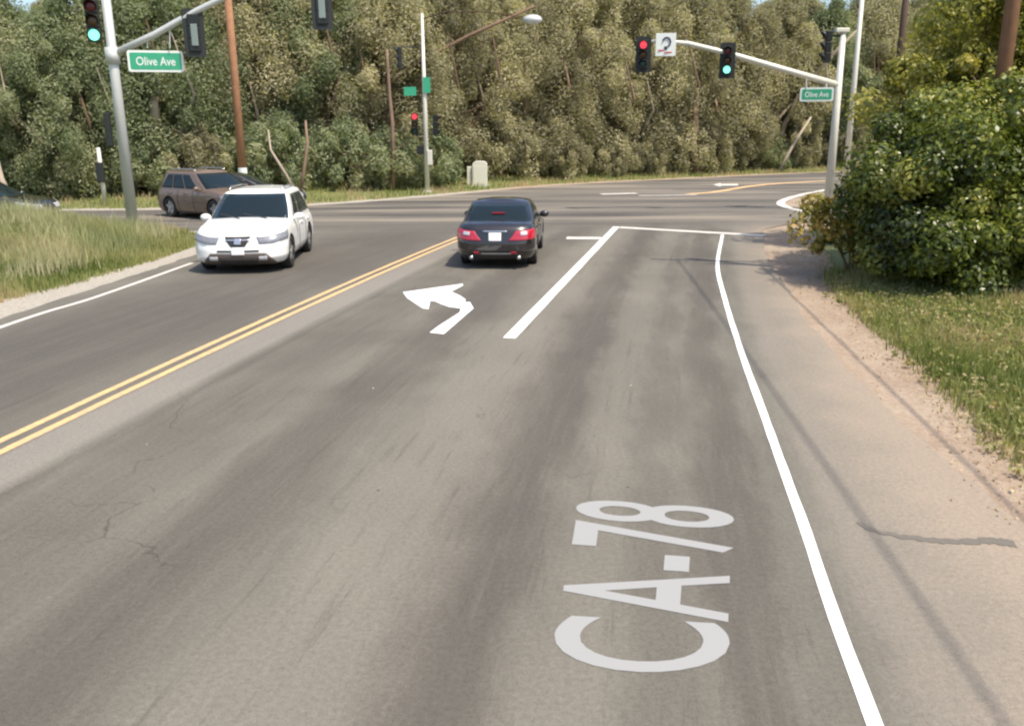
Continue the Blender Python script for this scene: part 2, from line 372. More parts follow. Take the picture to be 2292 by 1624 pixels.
corner = (P2[:, 0] > 8) & (P2[:, 1] > 33) & (P2[:, 1] < 50) & (dd < 4); gmask[corner] *= .35
nx, ny = len(gx), len(gy); idx = np.arange(nx*ny).reshape(ny, nx)
Fq = np.stack([idx[:-1, :-1], idx[:-1, 1:], idx[1:, 1:], idx[1:, :-1]], -1).reshape(-1, 4)
ground = quick('ground', np.column_stack([P2, zz]), Fq, M['ground'], smooth=True)
a_ = ground.data.attributes.new('grass', 'FLOAT', 'POINT'); a_.data.foreach_set('value', gmask.astype(np.float32)); ground['kind'] = 'structure'
def gz(x, y):
    p = np.array([[x, y]]); return float(terrain(p, poly_dist(p, road_poly))[0])
# ------------------------------------------------------------------ markings
def strip(name, pts, w, z, mat, jit=.0, n=8):
    pts = smooth_poly(pts, n) if len(pts) > 2 else [(pts[0][0]+(pts[1][0]-pts[0][0])*k/20, pts[0][1]+(pts[1][1]-pts[0][1])*k/20) for k in range(21)]
    mb = MB(); vs = []; r = random.Random(len(pts))
    for i, p in enumerate(pts):
        a = Vector((*pts[max(i-1, 0)], 0)); c = Vector((*pts[min(i+1, len(pts)-1)], 0)); t = (c-a).normalized(); nn = Vector((-t.y, t.x, 0))
        ww = w if not isinstance(w, (list, tuple)) else w[0]+(w[1]-w[0])*i/(len(pts)-1)
        for sgn in (-1, 1): vs.append(Vector((p[0], p[1], z))+nn*sgn*(ww/2+r.uniform(-jit, jit)))
    fs = [(2*i, 2*i+2, 2*i+3, 2*i+1) for i in range(len(pts)-1)]
    me = bpy.data.meshes.new(name); me.from_pydata([tuple(v) for v in vs], [], fs)
    me.materials.append(mat); o = bpy.data.objects.new(name, me); COL.objects.link(o); o['kind'] = 'structure'
    bm = bmesh.new(); bm.from_mesh(me)
    for f in bm.faces:
        f.normal_update()
        if f.normal.z < 0: f.normal_flip()
    bm.to_mesh(me); bm.free(); return o
g2 = lambda x, y: tuple(G(x, y)[:2])
yl = [(latx(0, y), y) for y in (-12, -4, 2, 8, 13, 18, 22, 26.2)]
strip('yellow_line', [(p[0]-.125, p[1]) for p in yl], .11, .004, M['paint_yellow'], .006)
strip('yellow_line', [(p[0]+.125, p[1]) for p in yl], .11, .004, M['paint_yellow'], .006)
fog = [(1.2, -8), (1.5, .5)]+[g2(*p) for p in [(1960, 1624), (1790, 1150), (1709, 925), (1657, 780), (1620, 660), (1606, 590), (1617, 525)]]
strip('edge_line', fog, .088, .004, M['paint_white'], .003)
strip('edge_line', [(-9.4, -12), (-8.85, 5)]+[g2(*p) for p in [(0, 732), (215, 664), (430, 588)]], .12, .004, M['paint_dull'], .004)
strip('lane_line', [g2(1140, 756), g2(1379, 507)], .2, .004, M['paint_white'], .005)
strip('stop_line', [g2(1385, 508.5), g2(1712, 527)], .42, .0085, M['paint_dull'], .02)
strip('stop_line', [g2(1268, 532), g2(1346, 532.5)], .55, .004, M['paint_dull'], .02)
arrow_px = [(410, 305), (980, 225), (985, 240), (870, 300), (960, 340), (1010, 375), (1000, 400), (1050, 400), (1085, 460), (1060, 480), (800, 705), (665, 690), (745, 630), (950, 500), (965, 460), (850, 445), (780, 420), (710, 390), (670, 390), (655, 465), (600, 460), (450, 360)]
sheet('turn_arrow', [g2((x/3.82+900)*.8953, (y/3.82+650)*.8953) for x, y in arrow_px], .004, M['paint_white'])
# beyond the junction
strip('edge_line', [g2(*p) for p in [(1850, 424), (1800, 434), (1760, 445), (1747, 455), (1765, 464), (1800, 472)]], .35, .004, M['paint_dull'], .02)
strip('yellow_line', [g2(*p) for p in [(1856, 404), (1760, 409), (1680, 416), (1600, 429), (1540, 434)]], .5, .004, M['paint_yellow'], .05)
strip('lane_line', [g2(1345, 434), g2(1425, 432)], .6, .004, M['paint_dull'], .03)
strip('lane_line', [g2(1430, 437), g2(1560, 435.5)], .3, .004, M['paint_dull'], .03)
sheet('turn_arrow', [g2(*p) for p in [(1596, 413), (1612, 409.5), (1614, 411.3), (1652, 411), (1652, 414.5), (1614, 414.8), (1612, 416.5)]], .004, M['paint_dull'])
strip('painted_arm_shadow', [g2(*p) for p in [(1918, 1168), (1970, 1190), (2060, 1206), (2150, 1212), (2215, 1210), (2272, 1216)]], [.05, .12], .004, M['arm_shadow'], .02)  # curved cast shadow of a pole arm, painted as a dark strip
# road lettering
def text_mesh(body, weight=0.0):
    cu = bpy.data.curves.new('t', 'FONT'); cu.body = body; cu.size = 1; cu.offset = weight; cu.resolution_u = 6; cu.fill_mode = 'BOTH'
    o = bpy.data.objects.new('t', cu); COL.objects.link(o); bpy.context.view_layer.update()
    me = bpy.data.meshes.new_from_object(o.evaluated_get(bpy.context.evaluated_depsgraph_get()))
    vs = [v.co.copy() for v in me.vertices]; fs = [tuple(p.vertices) for p in me.polygons]
    bpy.data.objects.remove(o); return vs, fs
def text_fit(body, weight=0.0):
    vs, fs = text_mesh(body, weight); x0 = min(v.x for v in vs); x1 = max(v.x for v in vs); y0 = min(v.y for v in vs); y1 = max(v.y for v in vs)
    return [((v.x-x0)/(x1-x0), (v.y-y0)/(y1-y0)) for v in vs], fs, (x1-x0)/(y1-y0)
def bil(p, q):
    (u, v) = p; a, b_, c, d = q; return tuple((1-u)*(1-v)*a[i]+u*(1-v)*b_[i]+u*v*c[i]+(1-u)*v*d[i] for i in (0, 1))
uv, fs, _ = text_fit('CA-78', .008)
quad = [g2(1632, 1512), g2(1645, 1140), g2(1293, 1113), g2(1228, 1495)]
me = bpy.data.meshes.new('road_lettering'); me.from_pydata([(*bil(p, quad), .004) for p in uv], [], fs); me.materials.append(M['paint_fresh'])
bm = bmesh.new(); bm.from_mesh(me)
for f in bm.faces:
    f.normal_update()
    if f.normal.z < 0: f.normal_flip()
bm.to_mesh(me); bm.free()
o = bpy.data.objects.new('road_lettering', me); COL.objects.link(o); o['kind'] = 'structure'
# ------------------------------------------------------------------ cars
def rrect(t, w, yf, yr, rf, rr, bow=.0):
    """point on a rounded rectangle, t in 0..1 from front centre clockwise through +x side; returns x,y"""
    # quarter parameterisation via superellipse-like corners
    pts = []
    rf = min(rf, w*.98); rr = min(rr, w*.98)
    segs = [('l', (0, yf), (w-rf, yf)), ('c', (w-rf, yf-rf), rf, 90, 0), ('l', (w, yf-rf), (w, yr+rr)), ('c', (w-rr, yr+rr), rr, 0, -90), ('l', (w-rr, yr), (0, yr))]
    share = [.16, .06, .56, .06, .16]
    tt = t*2 if t <= .5 else (1-t)*2
    sg = 1 if t <= .5 else -1; acc = 0
    for s_, q in zip(segs, share):
        if tt <= acc+q+1e-9:
            k = (tt-acc)/q
            if s_[0] == 'l': x = s_[1][0]+(s_[2][0]-s_[1][0])*k; y = s_[1][1]+(s_[2][1]-s_[1][1])*k
            else:
                an = math.radians(s_[3]+(s_[4]-s_[3])*k); x = s_[1][0]+s_[2]*math.cos(an); y = s_[1][1]+s_[2]*math.sin(an)
            if y > 0: y -= bow*(x/w)**2*(max(0, y)/yf)**4
            else: y += bow*.8*(x/w)**2*(abs(y)/abs(yr))**4
            return sg*x, y
        acc += q
    return 0, yr
def interp(tab, s):
    for i in range(len(tab)-1):
        if s <= tab[i+1][0]:
            k = (s-tab[i][0])/(tab[i+1][0]-tab[i][0]); k = max(0, min(1, k)); return [a+(b_-a)*k for a, b_ in zip(tab[i][1:], tab[i+1][1:])]
    return list(tab[-1][1:])
def make_car(kind, name, paint, label):
    suv = kind == 'suv'
    root = empty(name, label=label, cat='car')
    L = 4.84 if suv else 4.85; W = .985 if suv else .92; yf = L/2; yr = -L/2
    # level tables: s, z-fraction, half width, front y, rear y, front corner r, rear corner r
    if suv:
        zb, ztop = .20, [(-2.42, 1.02), (-1.9, 1.06), (-.2, 1.07), (1.15, 1.11), (1.7, 1.04), (2.15, .96), (2.42, .84)]
        body = [(0, 0., .84, 2.24, -2.26, .30, .30), (.12, .10, .93, 2.36, -2.36, .38, .34), (.3, .25, .975, 2.42, -2.41, .42, .36), (.55, .50, .985, 2.41, -2.42, .42, .36), (.78, .78, .975, 2.36, -2.38, .42, .34), (.93, .94, .93, 2.28, -2.33, .42, .33), (1.0, 1.0, .87, 2.18, -2.26, .42, .33)]
        cab = [(0, 1.00, .925, 1.28, -2.24, .30, .25), (.5, 1.36, .83, .72, -2.10, .26, .24), (.86, 1.62, .73, .30, -1.97, .22, .22), (.95, 1.685, .69, .20, -1.90, .25, .25), (1., 1.715, .60, .06, -1.74, .3, .3)]
        crown = .035; wb = 2.75; wy = (1.42, -1.36); wr = .375; roofz = 1.745
    else:
        zb, ztop = .22, [(-2.43, .94), (-2.1, 1.02), (-1.6, 1.04), (-.2, .93), (1.0, .95), (1.6, .90), (2.15, .80), (2.43, .68)]
        body = [(0, 0., .80, 2.26, -2.28, .30, .30), (.12, .12, .88, 2.38, -2.38, .38, .36), (.3, .28, .915, 2.43, -2.43, .42, .38), (.55, .52, .92, 2.42, -2.43, .42, .38), (.8, .80, .905, 2.36, -2.38, .42, .36), (.94, .95, .86, 2.28, -2.33, .42, .34), (1.0, 1.0, .80, 2.18, -2.26, .42, .34)]
        cab = [(0, .93, .87, 1.12, -1.90, .26, .22), (.5, 1.19, .80, .55, -1.50, .22, .20), (.86, 1.39, .71, .12, -1.12, .18, .18), (.95, 1.44, .675, .0, -1.02, .2, .2), (1., 1.462, .60, -.14, -.88, .25, .25)]
        crown = .03; wb = 2.78; wy = (1.42, -1.36); wr = .33; roofz = 1.46
    def zt(y):
        return interp([(a, b_) for a, b_ in ztop], y)[0]
    def BP(t, s, off=0):
        zf, w, f_, r_, cf, cr = interp(body, s); x, y = rrect(t, w, f_, r_, cf, cr, .10)
        z = zb+zf*(zt(y)-zb)
        if off:
            e = .004; p = Vector((x, y, z)); a = Vector(BP((t+e) % 1, s)); b_ = Vector(BP(t, min(1, s+.01))) if s < .99 else p+Vector((0, 0, .01))
            n = (a-p).cross(b_-p)
            if n.length > 1e-9:
                n.normalize()
                if n.dot(Vector((x, y, 0))) < 0: n = -n
                p += n*off
            return p
        return Vector((x, y, z))
    def CP(t, s, off=0):
        z, w, f_, r_, cf, cr = interp(cab, s); x, y = rrect(t, w, f_, r_, cf, cr, .12)
        p = Vector((x, y, z))
        if off:
            e = .004; a = CP((t+e) % 1, s); b_ = CP(t, s+.01) if s < .98 else p+Vector((0, 0, .01)); n = (a-p).cross(b_-p)
            if n.length > 1e-9:
                n.normalize()
                if n.dot(Vector((x, y-(f_+r_)/2*.5, 0))) < 0: n = -n
                p += n*off
        return p
    NT = 96
    def loft(fn, slv, topcap, bottom):
        mb = MB(); vs = []; fs = []
        for s in slv:
            for k in range(NT): vs.append(fn(k/NT, s))
        for i in range(len(slv)-1):
            for k in range(NT): fs.append((i*NT+k, i*NT+(k+1) % NT, (i+1)*NT+(k+1) % NT, (i+1)*NT+k))
        base = (len(slv)-1)*NT; prev = base
        for sc_, dz in topcap:
            st = len(vs)
            for k in range(NT):
                p = vs[base+k]; q = Vector((p.x*sc_, p.y, 0))
                # keep the plan shape: shrink x only, and pull ends in a little
                q.y = p.y*(1-(1-sc_)*.12) if sc_ > 0.02 else p.y*.88
                q.z = (zt(q.y) if fn is BP else p.z)+dz; vs.append(q)
            for k in range(NT): fs.append((prev+k, prev+(k+1) % NT, st+(k+1) % NT, st+k))
            prev = st
        if bottom: fs.append(tuple(range(NT)))
        mb.add(vs, fs); return mb
    sl = [i/20 for i in range(21)]
    mb = loft(BP, sl, [(.92, .012), (.75, .022), (.5, crown), (.25, crown+.008), (.0, crown+.01)], True)
    body_o = mb.build('body', paint, root, True)
    # wheel arches cut out
    cutm = MB()
    for y in wy:
        for sgn in (-1, 1): cutm.tube([(sgn*(W-.26), y, wr), (sgn*(W+.3), y, wr)], wr+.055, 32)
    cut = cutm.build('cut', M['trim'], None)
    bo = body_o.modifiers.new('x', 'BOOLEAN'); bo.object = cut; bo.operation = 'DIFFERENCE'; bo.solver = 'EXACT'
    bpy.context.view_layer.update()
    nm = bpy.data.meshes.new_from_object(body_o.evaluated_get(bpy.context.evaluated_depsgraph_get()))
    body_o.modifiers.clear(); body_o.data = nm; bpy.data.objects.remove(cut)
    nm.materials.clear(); nm.materials.append(paint); nm.materials.append(M['trim'])
    for p in nm.polygons:
        c = p.center; wy_ = min(abs(c.y-y) for y in wy)
        inside = any(math.hypot(c.y-y, c.z-wr) < wr+.058 and abs(c.x) < W-.0 for y in wy) and (abs(p.normal.x) < .7 or abs(c.x) < W-.2)
        p.material_index = 1 if (inside or c.z < zb+.02) else 0
        p.use_smooth = True
    try:
        nm.set_sharp_from_angle(angle=math.radians(38))
    except Exception: pass
    cb = loft(CP, [i/16 for i in range(17)], [(.85, .012), (.6, .024), (.3, .030), (0, .031)], False); cbo = cb.build('roof', paint, root, True)
    def patch(nm_, fn, t0, t1, s0, s1, mat, off, par=root, shape=None, nt_=14, ns=8):
        mb = MB(); vs = []
        for j in range(ns+1):
            for i in range(nt_+1):
                u = i/nt_; v = j/ns
                if shape: a, b_, c, d = shape; u2a = a+(b_-a)*u; u2b = d+(c-d)*u; t = t0+(t1-t0)*(u2a*(1-v)+u2b*v)
                else: t = t0+(t1-t0)*u
                vs.append(fn(t % 1, s0+(s1-s0)*v, off))
        n = nt_+1; fs = [(j*n+i, j*n+i+1, (j+1)*n+i+1, (j+1)*n+i) for j in range(ns) for i in range(nt_)]
        # give it depth back into the body
        o_ = mb.add(vs, fs).build(nm_, mat, par, True)
        sm = o_.modifiers.new('s', 'SOLIDIFY'); sm.thickness = max(.008, off*1.5); sm.offset = 0
        return o_
    # glass; front face t in (-.08-..,+.08), sides .11-.39
    patch('windshield', CP, -.100, .100, .06, .88, M['glass'], .004)
    patch('rear_window', CP, .405, .595, .16 if suv else .10, .84, M['glass'], .004)
    for sg in (1, -1):
        T = (lambda t: t) if sg == 1 else (lambda t: 1-t)
        w1 = [(.135, .222, (.16, 1, 1, .30)), (.230, .305, None), (.312, .385, (0, 1, .72, 0))] if suv else [(.135, .225, (.12, 1, 1, .34)), (.233, .315, None), (.320, .375, (0, 1, .55, 0))]
        for a, b_, shp in w1: patch('side_window', CP, T(a), T(b_), .14, .82, M['glass'], .004, shape=shp)
        # mirrors
        mmb = MB(); mmb.sphere((sg*(W+.07), .62, 1.12 if suv else 1.0), (.125, .08, .088), 14, 8); mmb.box((sg*(W-.07), .64, 1.08 if suv else .965), (.24, .06, .05))
        mmb.build('wing_mirror', paint if not suv or True else paint, root, True)
        # door seams and handles
        for tt in (.232, .300): patch('door_gap', BP, T(tt-.0009), T(tt+.0009), .12, .99, M['trim'], .002, nt_=1, ns=12)
        for tt in (.262, .335): patch('door_handle', BP, T(tt-.008), T(tt+.008), .80, .84, paint, .022, nt_=2, ns=2)
        patch('sill_trim', BP, T(.155), T(.345), .01, .10, M['trimbrown'] if suv else M['trim'], .006, nt_=20, ns=3)
    if suv:
        for sg in (1, -1):
            T = (lambda t: t % 1) if sg == 1 else (lambda t: (-t) % 1)
            def pf(nm_, t0, t1, s0, s1, mat, off, shape=None): return patch(nm_, BP, sg*t0, sg*t1, s0, s1, mat, off, shape=shape)
            pf('headlight', .058, .118, .72, .88, M['lamp_dim'], .008, (0.1, .9, 1, .0))
            pf('fog_lamp', .062, .082, .24, .36, M['lamp'], .018)
            patch('taillight', BP, .41*sg % 1 if sg == 1 else 1-.41, .445 if sg == 1 else 1-.445, .5, .95, M['taillamp'], .01)
        patch('grille', BP, -.042, .042, .66, .90, M['trim'], .008, shape=(.25, .75, 1, 0))
        patch('grille_bar', BP, -.037, .037, .80, .83, M['chrome'], .018)
        patch('grille_frame', BP, -.010, .010, .71, .85, M['chrome'], .024)
        patch('air_intake', BP, -.062, .062, .52, .57, M['trim'], .007)
        patch('lower_bumper', BP, -.094, .094, .01, .47, M['trimbrown'], .009, nt_=30, shape=(0, 1, .93, .07))
        patch('skid_opening', BP, -.056, .056, .01, .28, M['trim'], .016)
        patch('license_plate', BP, -.019, .019, .42, .60, M['plate'], .022)
        for sg in (1, -1):
            mb = MB(); mb.tube([(sg*.60, .0, 1.735), (sg*.62, -.2, 1.79), (sg*.62, -1.5, 1.78), (sg*.60, -1.75, 1.73)], .02, 8); mb.build('roof_rail', M['chrome'], root, True)
        mb = MB(); mb.tube([(-.45, 1.30, 1.145), (.1, 1.08, 1.24)], .012, 6); mb.tube([(.15, 1.32, 1.145), (.62, 1.02, 1.24)], .012, 6); mb.build('wiper', M['trim'], root)
    else:
        for sg in (1, -1):
            def pr(nm_, t0, t1, s0, s1, mat, off, shape=None):
                a, b_ = (.5-t0, .5-t1) if sg == 1 else (.5+t0, .5+t1); return patch(nm_, BP, a, b_, s0, s1, mat, off, shape=shape)
            lt = pr('taillight', .046, .106, .63, .87, M['taillamp'], .012, (0.0, 1.0, .96, .42))
            a, b_ = (.5-.082, .5-.090) if sg == 1 else (.5+.082, .5+.090)
            patch('clear_lens', BP, a, b_, .76, .84, M['lamp'], .018, par=lt)
            pr('tail_reflector', .055, .074, .22, .29, M['taillamp'], .012)
            a, b_ = (.056, .118) if sg == 1 else (-.056, -.118); patch('headlight', BP, a, b_, .68, .90, M['lamp'], .01)
            mb = MB(); mb.tube([(sg*.55, -2.28, .28), (sg*.55, -2.42, .275)], .045, 14); mb.build('exhaust', M['chrome'], root, True)
        patch('license_plate', BP, .5-.021, .5+.021, .62, .83, M['plate'], .014)
        patch('trunk_trim', BP, .5-.042, .5+.042, .855, .885, M['chrome'], .014)
        patch('trunk_gap', BP, .5-.07, .5+.07, .56, .575, M['trim'], .004)
        patch('lower_bumper', BP, .5-.085, .5+.085, .02, .20, M['trim'], .008, nt_=30)
        patch('bumper_strip', BP, .5-.06, .5+.05, .21, .235, M['chrome'], .010, nt_=30)
        patch('grille', BP, -.04, .04, .5, .8, M['trim'], .008)
        mb = MB(); mb.box((0, -1.52, 1.215), (.30, .05, .025)); mb.build('brake_lamp', M['taillamp'], root)
    for sg in (1, -1):
        for y in wy:
            mb = MB(); x0 = sg*(W-.235); x1 = sg*(W-.015); ring = []
            prof = [(x0, wr*.66), (x0, wr*.95), (x0+sg*.03, wr), (x1-sg*.03, wr), (x1, wr*.95), (x1, wr*.68), (x1-sg*.02, wr*.64)]
            n = 32; vs = [(px, y+math.cos(2*math.pi*k/n)*r, wr+math.sin(2*math.pi*k/n)*r) for px, r in prof for k in range(n)]
            fs = [(i*n+k, i*n+(k+1) % n, (i+1)*n+(k+1) % n, (i+1)*n+k) for i in range(len(prof)-1) for k in range(n)]
            fs.append(tuple(range(n)))
            w_ = mb.add(vs, fs).build('wheel', M['rubber'], root, True)
            mb = MB(); mb.tube([(x1-sg*.06, y, wr), (x1-sg*.05, y, wr)], wr*.655, 28); mb.tube([(x1-sg*.05, y, wr), (x1+sg*.0, y, wr)], .065, 14)
            for k in range(5):
                an = 2*math.pi*k/5+.3; c_ = Vector((x1-sg*.028, y+math.cos(an)*wr*.36, wr+math.sin(an)*wr*.36))
                mb.box(c_, (.035, .075, wr*.60), Matrix.Rotation(-an+math.pi/2, 3, 'X') if False else Matrix.Rotation(an-math.pi/2, 3, 'X'))
            mb.build('rim', M['rim'], w_)
            if sg == 1: pass
    return root
suv = make_car('suv', 'car', M['white'], 'white SUV coming towards the camera in the left lane')
suv.scale = (1.05, 1, 1.0)
hd = Vector((.075, -1.0)); suv.location = (-6.3, 21.6, .0); suv.rotation_euler.z = math.atan2(-hd.x, hd.y)
sed = make_car('sedan', 'car', M['blackp'], 'black sedan seen from behind in the left turn lane')
hd = Vector((.085, 1.0)); sed.location = (-.17, 22.05, 0); sed.rotation_euler.z = math.atan2(-hd.x, hd.y)
tan_ = make_car('suv', 'car', M['tanp'], 'tan SUV waiting on the side street behind the white SUV')
hd = Vector((.80, -.60)); tan_.location = tuple(AT(472, 400, 32.8)[:2])+(0,); tan_.rotation_euler.z = math.atan2(-hd.x, hd.y)
dk_ = copy_tree(sed); dk_['label'] = 'dark car mostly hidden beyond the roof of the white SUV'
hd = Vector((.99, .1)); dk_.location = tuple(AT(548, 400, 36.0)[:2])+(0,); dk_.rotation_euler.z = math.atan2(-hd.x, hd.y)
bl = copy_tree(sed); bl['label'] = 'black car at the left edge partly hidden by tall grass'
hd = Vector((.97, -.15)); bl.location = (-18.7, 31.2, 0); bl.rotation_euler.z = math.atan2(-hd.x, hd.y)
# ------------------------------------------------------------------ signals
def signal_head(parent, c, face, lit, plate=True, scale=1.0):
    """face: unit vector the lenses look along"""
    face = Vector((face[0], face[1], 0)).normalized(); c = Vector(c); s_ = Vector((-face.y, face.x, 0))
    Mx = Matrix((s_, face, Vector((0, 0, 1)))).transposed()
    def W_(x, y, z): return c+s_*x*scale+face*y*scale+Vector((0, 0, z*scale))
    mb = MB()
    for k in (-1, 0, 1): mb.box(W_(0, 0, k*.36), (.34*scale, .2*scale, .345*scale), Mx)
    h = mb.build('signal_head', M['black'], parent, bevel=.02)
    if plate:
        mb = MB(); w, hh, r = .31, .69, .08; out = []
        for cx, cz, a0 in ((w-r, hh-r, 0), (-w+r, hh-r, 90), (-w+r, -hh+r, 180), (w-r, -hh+r, 270)):
            for k in range(5): an = math.radians(a0+k*22.5); out.append((cx+math.cos(an)*r, cz+math.sin(an)*r))
        n = len(out); vs = [W_(x, -.035, z) for x, z in out]+[W_(x, -.05, z) for x, z in out]
        mb.add(vs, [tuple(range(n)), tuple(range(n, 2*n))[::-1]]+[(i, (i+1) % n, n+(i+1) % n, n+i) for i in range(n)]).build('backplate', M['backplate'], h)
    for k, nm_ in ((1, 'red'), (0, 'amber'), (-1, 'green')):
        mb = MB(); mb.sphere(W_(0, .085, k*.36), (.145*scale,)*3, 20, 10)
        vs = []
        for v in mb.v:
            p = Vector(v)-W_(0, .085, k*.36); q = p-face*p.dot(face)*.72; vs.append(tuple(W_(0, .1, k*.36)+q*.98))
        mb.v = vs; mat = M['lens_'+nm_] if lit == nm_ else M['lens_dark_'+nm_]
        mb.build('lens', mat, h, True)
        mb = MB(); n = 14; vs = []
        for yy in (.09, .30):
            for j in range(n+1):
                an = math.radians(-30+240*j/n); top = .30 if yy > .1 else .09
                yk = yy if yy < .1 else .16+.14*max(0, math.sin(an))
                vs.append(W_(math.cos(an)*.162, yk, k*.36+math.sin(an)*.162))
        vi = mb.add(vs, [(j, j+1, n+2+j, n+1+j) for j in range(n)]).build('visor', M['black'], h, True)
        sm = vi.modifiers.new('s', 'SOLIDIFY'); sm.thickness = .01
    return h
def street_sign(parent, c, face, w, h, text, name='street_sign'):
    face = Vector((face[0], face[1], 0)).normalized(); s_ = Vector((-face.y, face.x, 0)); c = Vector(c)
    def rr(w, h, r, y):
        out = []
        for cx, cz, a0 in ((w-r, h-r, 0), (-w+r, h-r, 90), (-w+r, -h+r, 180), (w-r, -h+r, 270)):
            for k in range(5): an = math.radians(a0+k*22.5); out.append(c+s_*(cx+math.cos(an)*r)+face*y+Vector((0, 0, cz+math.sin(an)*r)))
        return out
    def slab(w, h, r, y0, y1, nm_, mat, par):
        a = rr(w, h, r, y0); b_ = rr(w, h, r, y1); n = len(a)
        return MB().add(a+b_, [tuple(range(n)), tuple(range(n, 2*n))[::-1]]+[(i, (i+1) % n, n+(i+1) % n, n+i) for i in range(n)]).build(nm_, mat, par)
    b0 = slab(w/2, h/2, .07, 0, .02, name, M['signwhite'], parent)
    slab(w/2-.065, h/2-.065, .05, .02, .026, 'green_panel', M['signgreen'], b0)
    uv_, fs_, asp = text_fit(text, .01); tw = w*.70; th = h*.40
    vs = [c+s_*((u-.5)*-tw*-1)*1+face*.03+Vector((0, 0, (v-.5)*th)) for u, v in uv_]
    # lettering must read left to right when looking at the face
    vs = [c+s_*(-(u-.5))*tw*-1*(1)+face*.03+Vector((0, 0, (v-.5)*th)) for u, v in uv_]
    side = s_ if (face.cross(Vector((0, 0, 1)))).dot(s_) < 0 else -s_
    vs = [c+side*((u-.5)*tw)+face*.03+Vector((0, 0, (v-.5)*th)) for u, v in uv_]
    me = bpy.data.meshes.new('lettering'); me.from_pydata([tuple(v) for v in vs], [], fs_); me.materials.append(M['signwhite'])
    o = bpy.data.objects.new('lettering', me); COL.objects.link(o); o.parent = b0
    return b0
def flange(parent, p, r=.22, mat=None):
    mb = MB(); mb.box((p[0], p[1], p[2]+.03), (r*2, r*2, .06))
    for i in (-1, 1):
        for j in (-1, 1): mb.tube([(p[0]+i*r*.7, p[1]+j*r*.7, p[2]+.05), (p[0]+i*r*.7, p[1]+j*r*.7, p[2]+.14)], .025, 6)
    mb.build('base_plate', mat or M['galv'], parent)
# (1) near left pole
b0 = G(300, 520); D = b0.y; gzz = gz(b0.x, b0.y)
t1 = empty('traffic_signal', (0, 0, 0), label='nearest traffic signal pole standing in tall grass left of the white SUV', cat='traffic signal')
b0.z = gzz; top = Vector((b0.x, b0.y, 9.3))
MB().tube([b0, top], [.175, .12], 18).build('pole', M['galv'], t1, True)
flange(t1, b0, .25)
att = AT(250, 122, D); att.x = b0.x
pts = [att, AT(345, 78, D), AT(435, 27, D), AT(490, 0, D), AT(600, -48, D), AT(720, -75, D), AT(860, -92, D)]
MB().tube(pts, [.11, .10, .092, .088, .08, .07, .055], 14).build('mast_arm', M['galv'], t1, True)
MB().tube([att-Vector((0, 0, .28)), att+Vector((0, 0, .2))], .21, 16).build('arm_clamp', M['galv'], t1, True)
fc = Vector((-b0.x*.6, -b0.y)).normalized()
signal_head(t1, AT(208, 47, D-.1), fc, 'green', plate=False, scale=1.12)
MB().tube([AT(225, 20, D), AT(243, 20, D)], .03, 8).build('head_bracket', M['galv'], t1, True)
for x_, y_, hy in ((435, 74, 27), (720, 12, -73)):
    hh = signal_head(t1, AT(x_, y_, D), (-.15, 1), None, plate=True, scale=1.0)
    c = AT(x_, y_+4, D-.115)
    mb = MB(); mb.box(c, (.2, .03, .62)); mb.build('rear_cover', M['headback'], hh, bevel=.03)
    a = AT(x_, y_-25, D); MB().tube([a, AT(x_, hy, D)], .03, 8).build('head_bracket', M['galv'], t1, True)
sg_ = street_sign(t1, AT(349, 137, D-.02), fc, 1.60, .62, 'Olive Ave')
MB().tube([AT(330, 108, D), AT(330, 86, D)], .02, 8).build('sign_hanger', M['galv'], t1); MB().tube([AT(380, 108, D), AT(380, 60, D)], .02, 8).build('sign_hanger', M['galv'], t1)
MB().box(AT(243, 290, D), (.16, .2, 1.0)).build('control_box', M['backplate'], t1, bevel=.02)
# (2) far corner pole in the middle
b0 = G(957, 430); D = b0.y
t2 = empty('traffic_signal', label='traffic signal pole on the far grass verge with a street lamp arm', cat='traffic signal')
top = Vector((b0.x, b0.y, AT(944, 30, D).z))
MB().tube([b0, (b0.x, b0.y, 4.2), top], [.13, .115, .07], 14).build('pole', M['galv_far'], t2, True); flange(t2, b0, .2, M['galv_far'])
MB().tube([top-Vector((0, 0, .25)), AT(1000, 26, D), AT(1090, 27, D), AT(1172, 38, D)], [.03, .028, .025, .02], 8).build('lamp_arm', M['wood2'], t2, True)
lm = MB(); lm.sphere(AT(1192, 44, D), (.48, .3, .24), 18, 10); lm.build('luminaire', M['galv'], t2, True)
signal_head(t2, AT(895, 130, D), (-1, -.2), None, False, .98)
MB().tube([AT(900, 105, D), AT(943, 105, D)], .03, 8).build('head_bracket', M['black'], t2)
signal_head(t2, AT(928, 277, D), (.1, -1), 'red', False, 1.0); signal_head(t2, AT(975, 280, D), (1, -.25), None, False, .95)
MB().tube([AT(928, 300, D+.05), AT(975, 300, D+.05)], .03, 8).build('head_bracket', M['black'], t2)
MB().box(AT(941, 335, D), (.35, .3, .42)).build('pedestrian_signal', M['black'], t2, bevel=.03)
MB().box(AT(962, 352, D-.1), (.26, .2, .75)).build('control_box', M['galv_far'], t2, bevel=.03)
MB().box(AT(918, 204, D-.1), (.62, .04, .42)).build('street_sign', M['signgreen'], t2); MB().box(AT(955, 190, D-.16), (.36, .04, .75)).build('street_sign', M['signgreen'], t2)
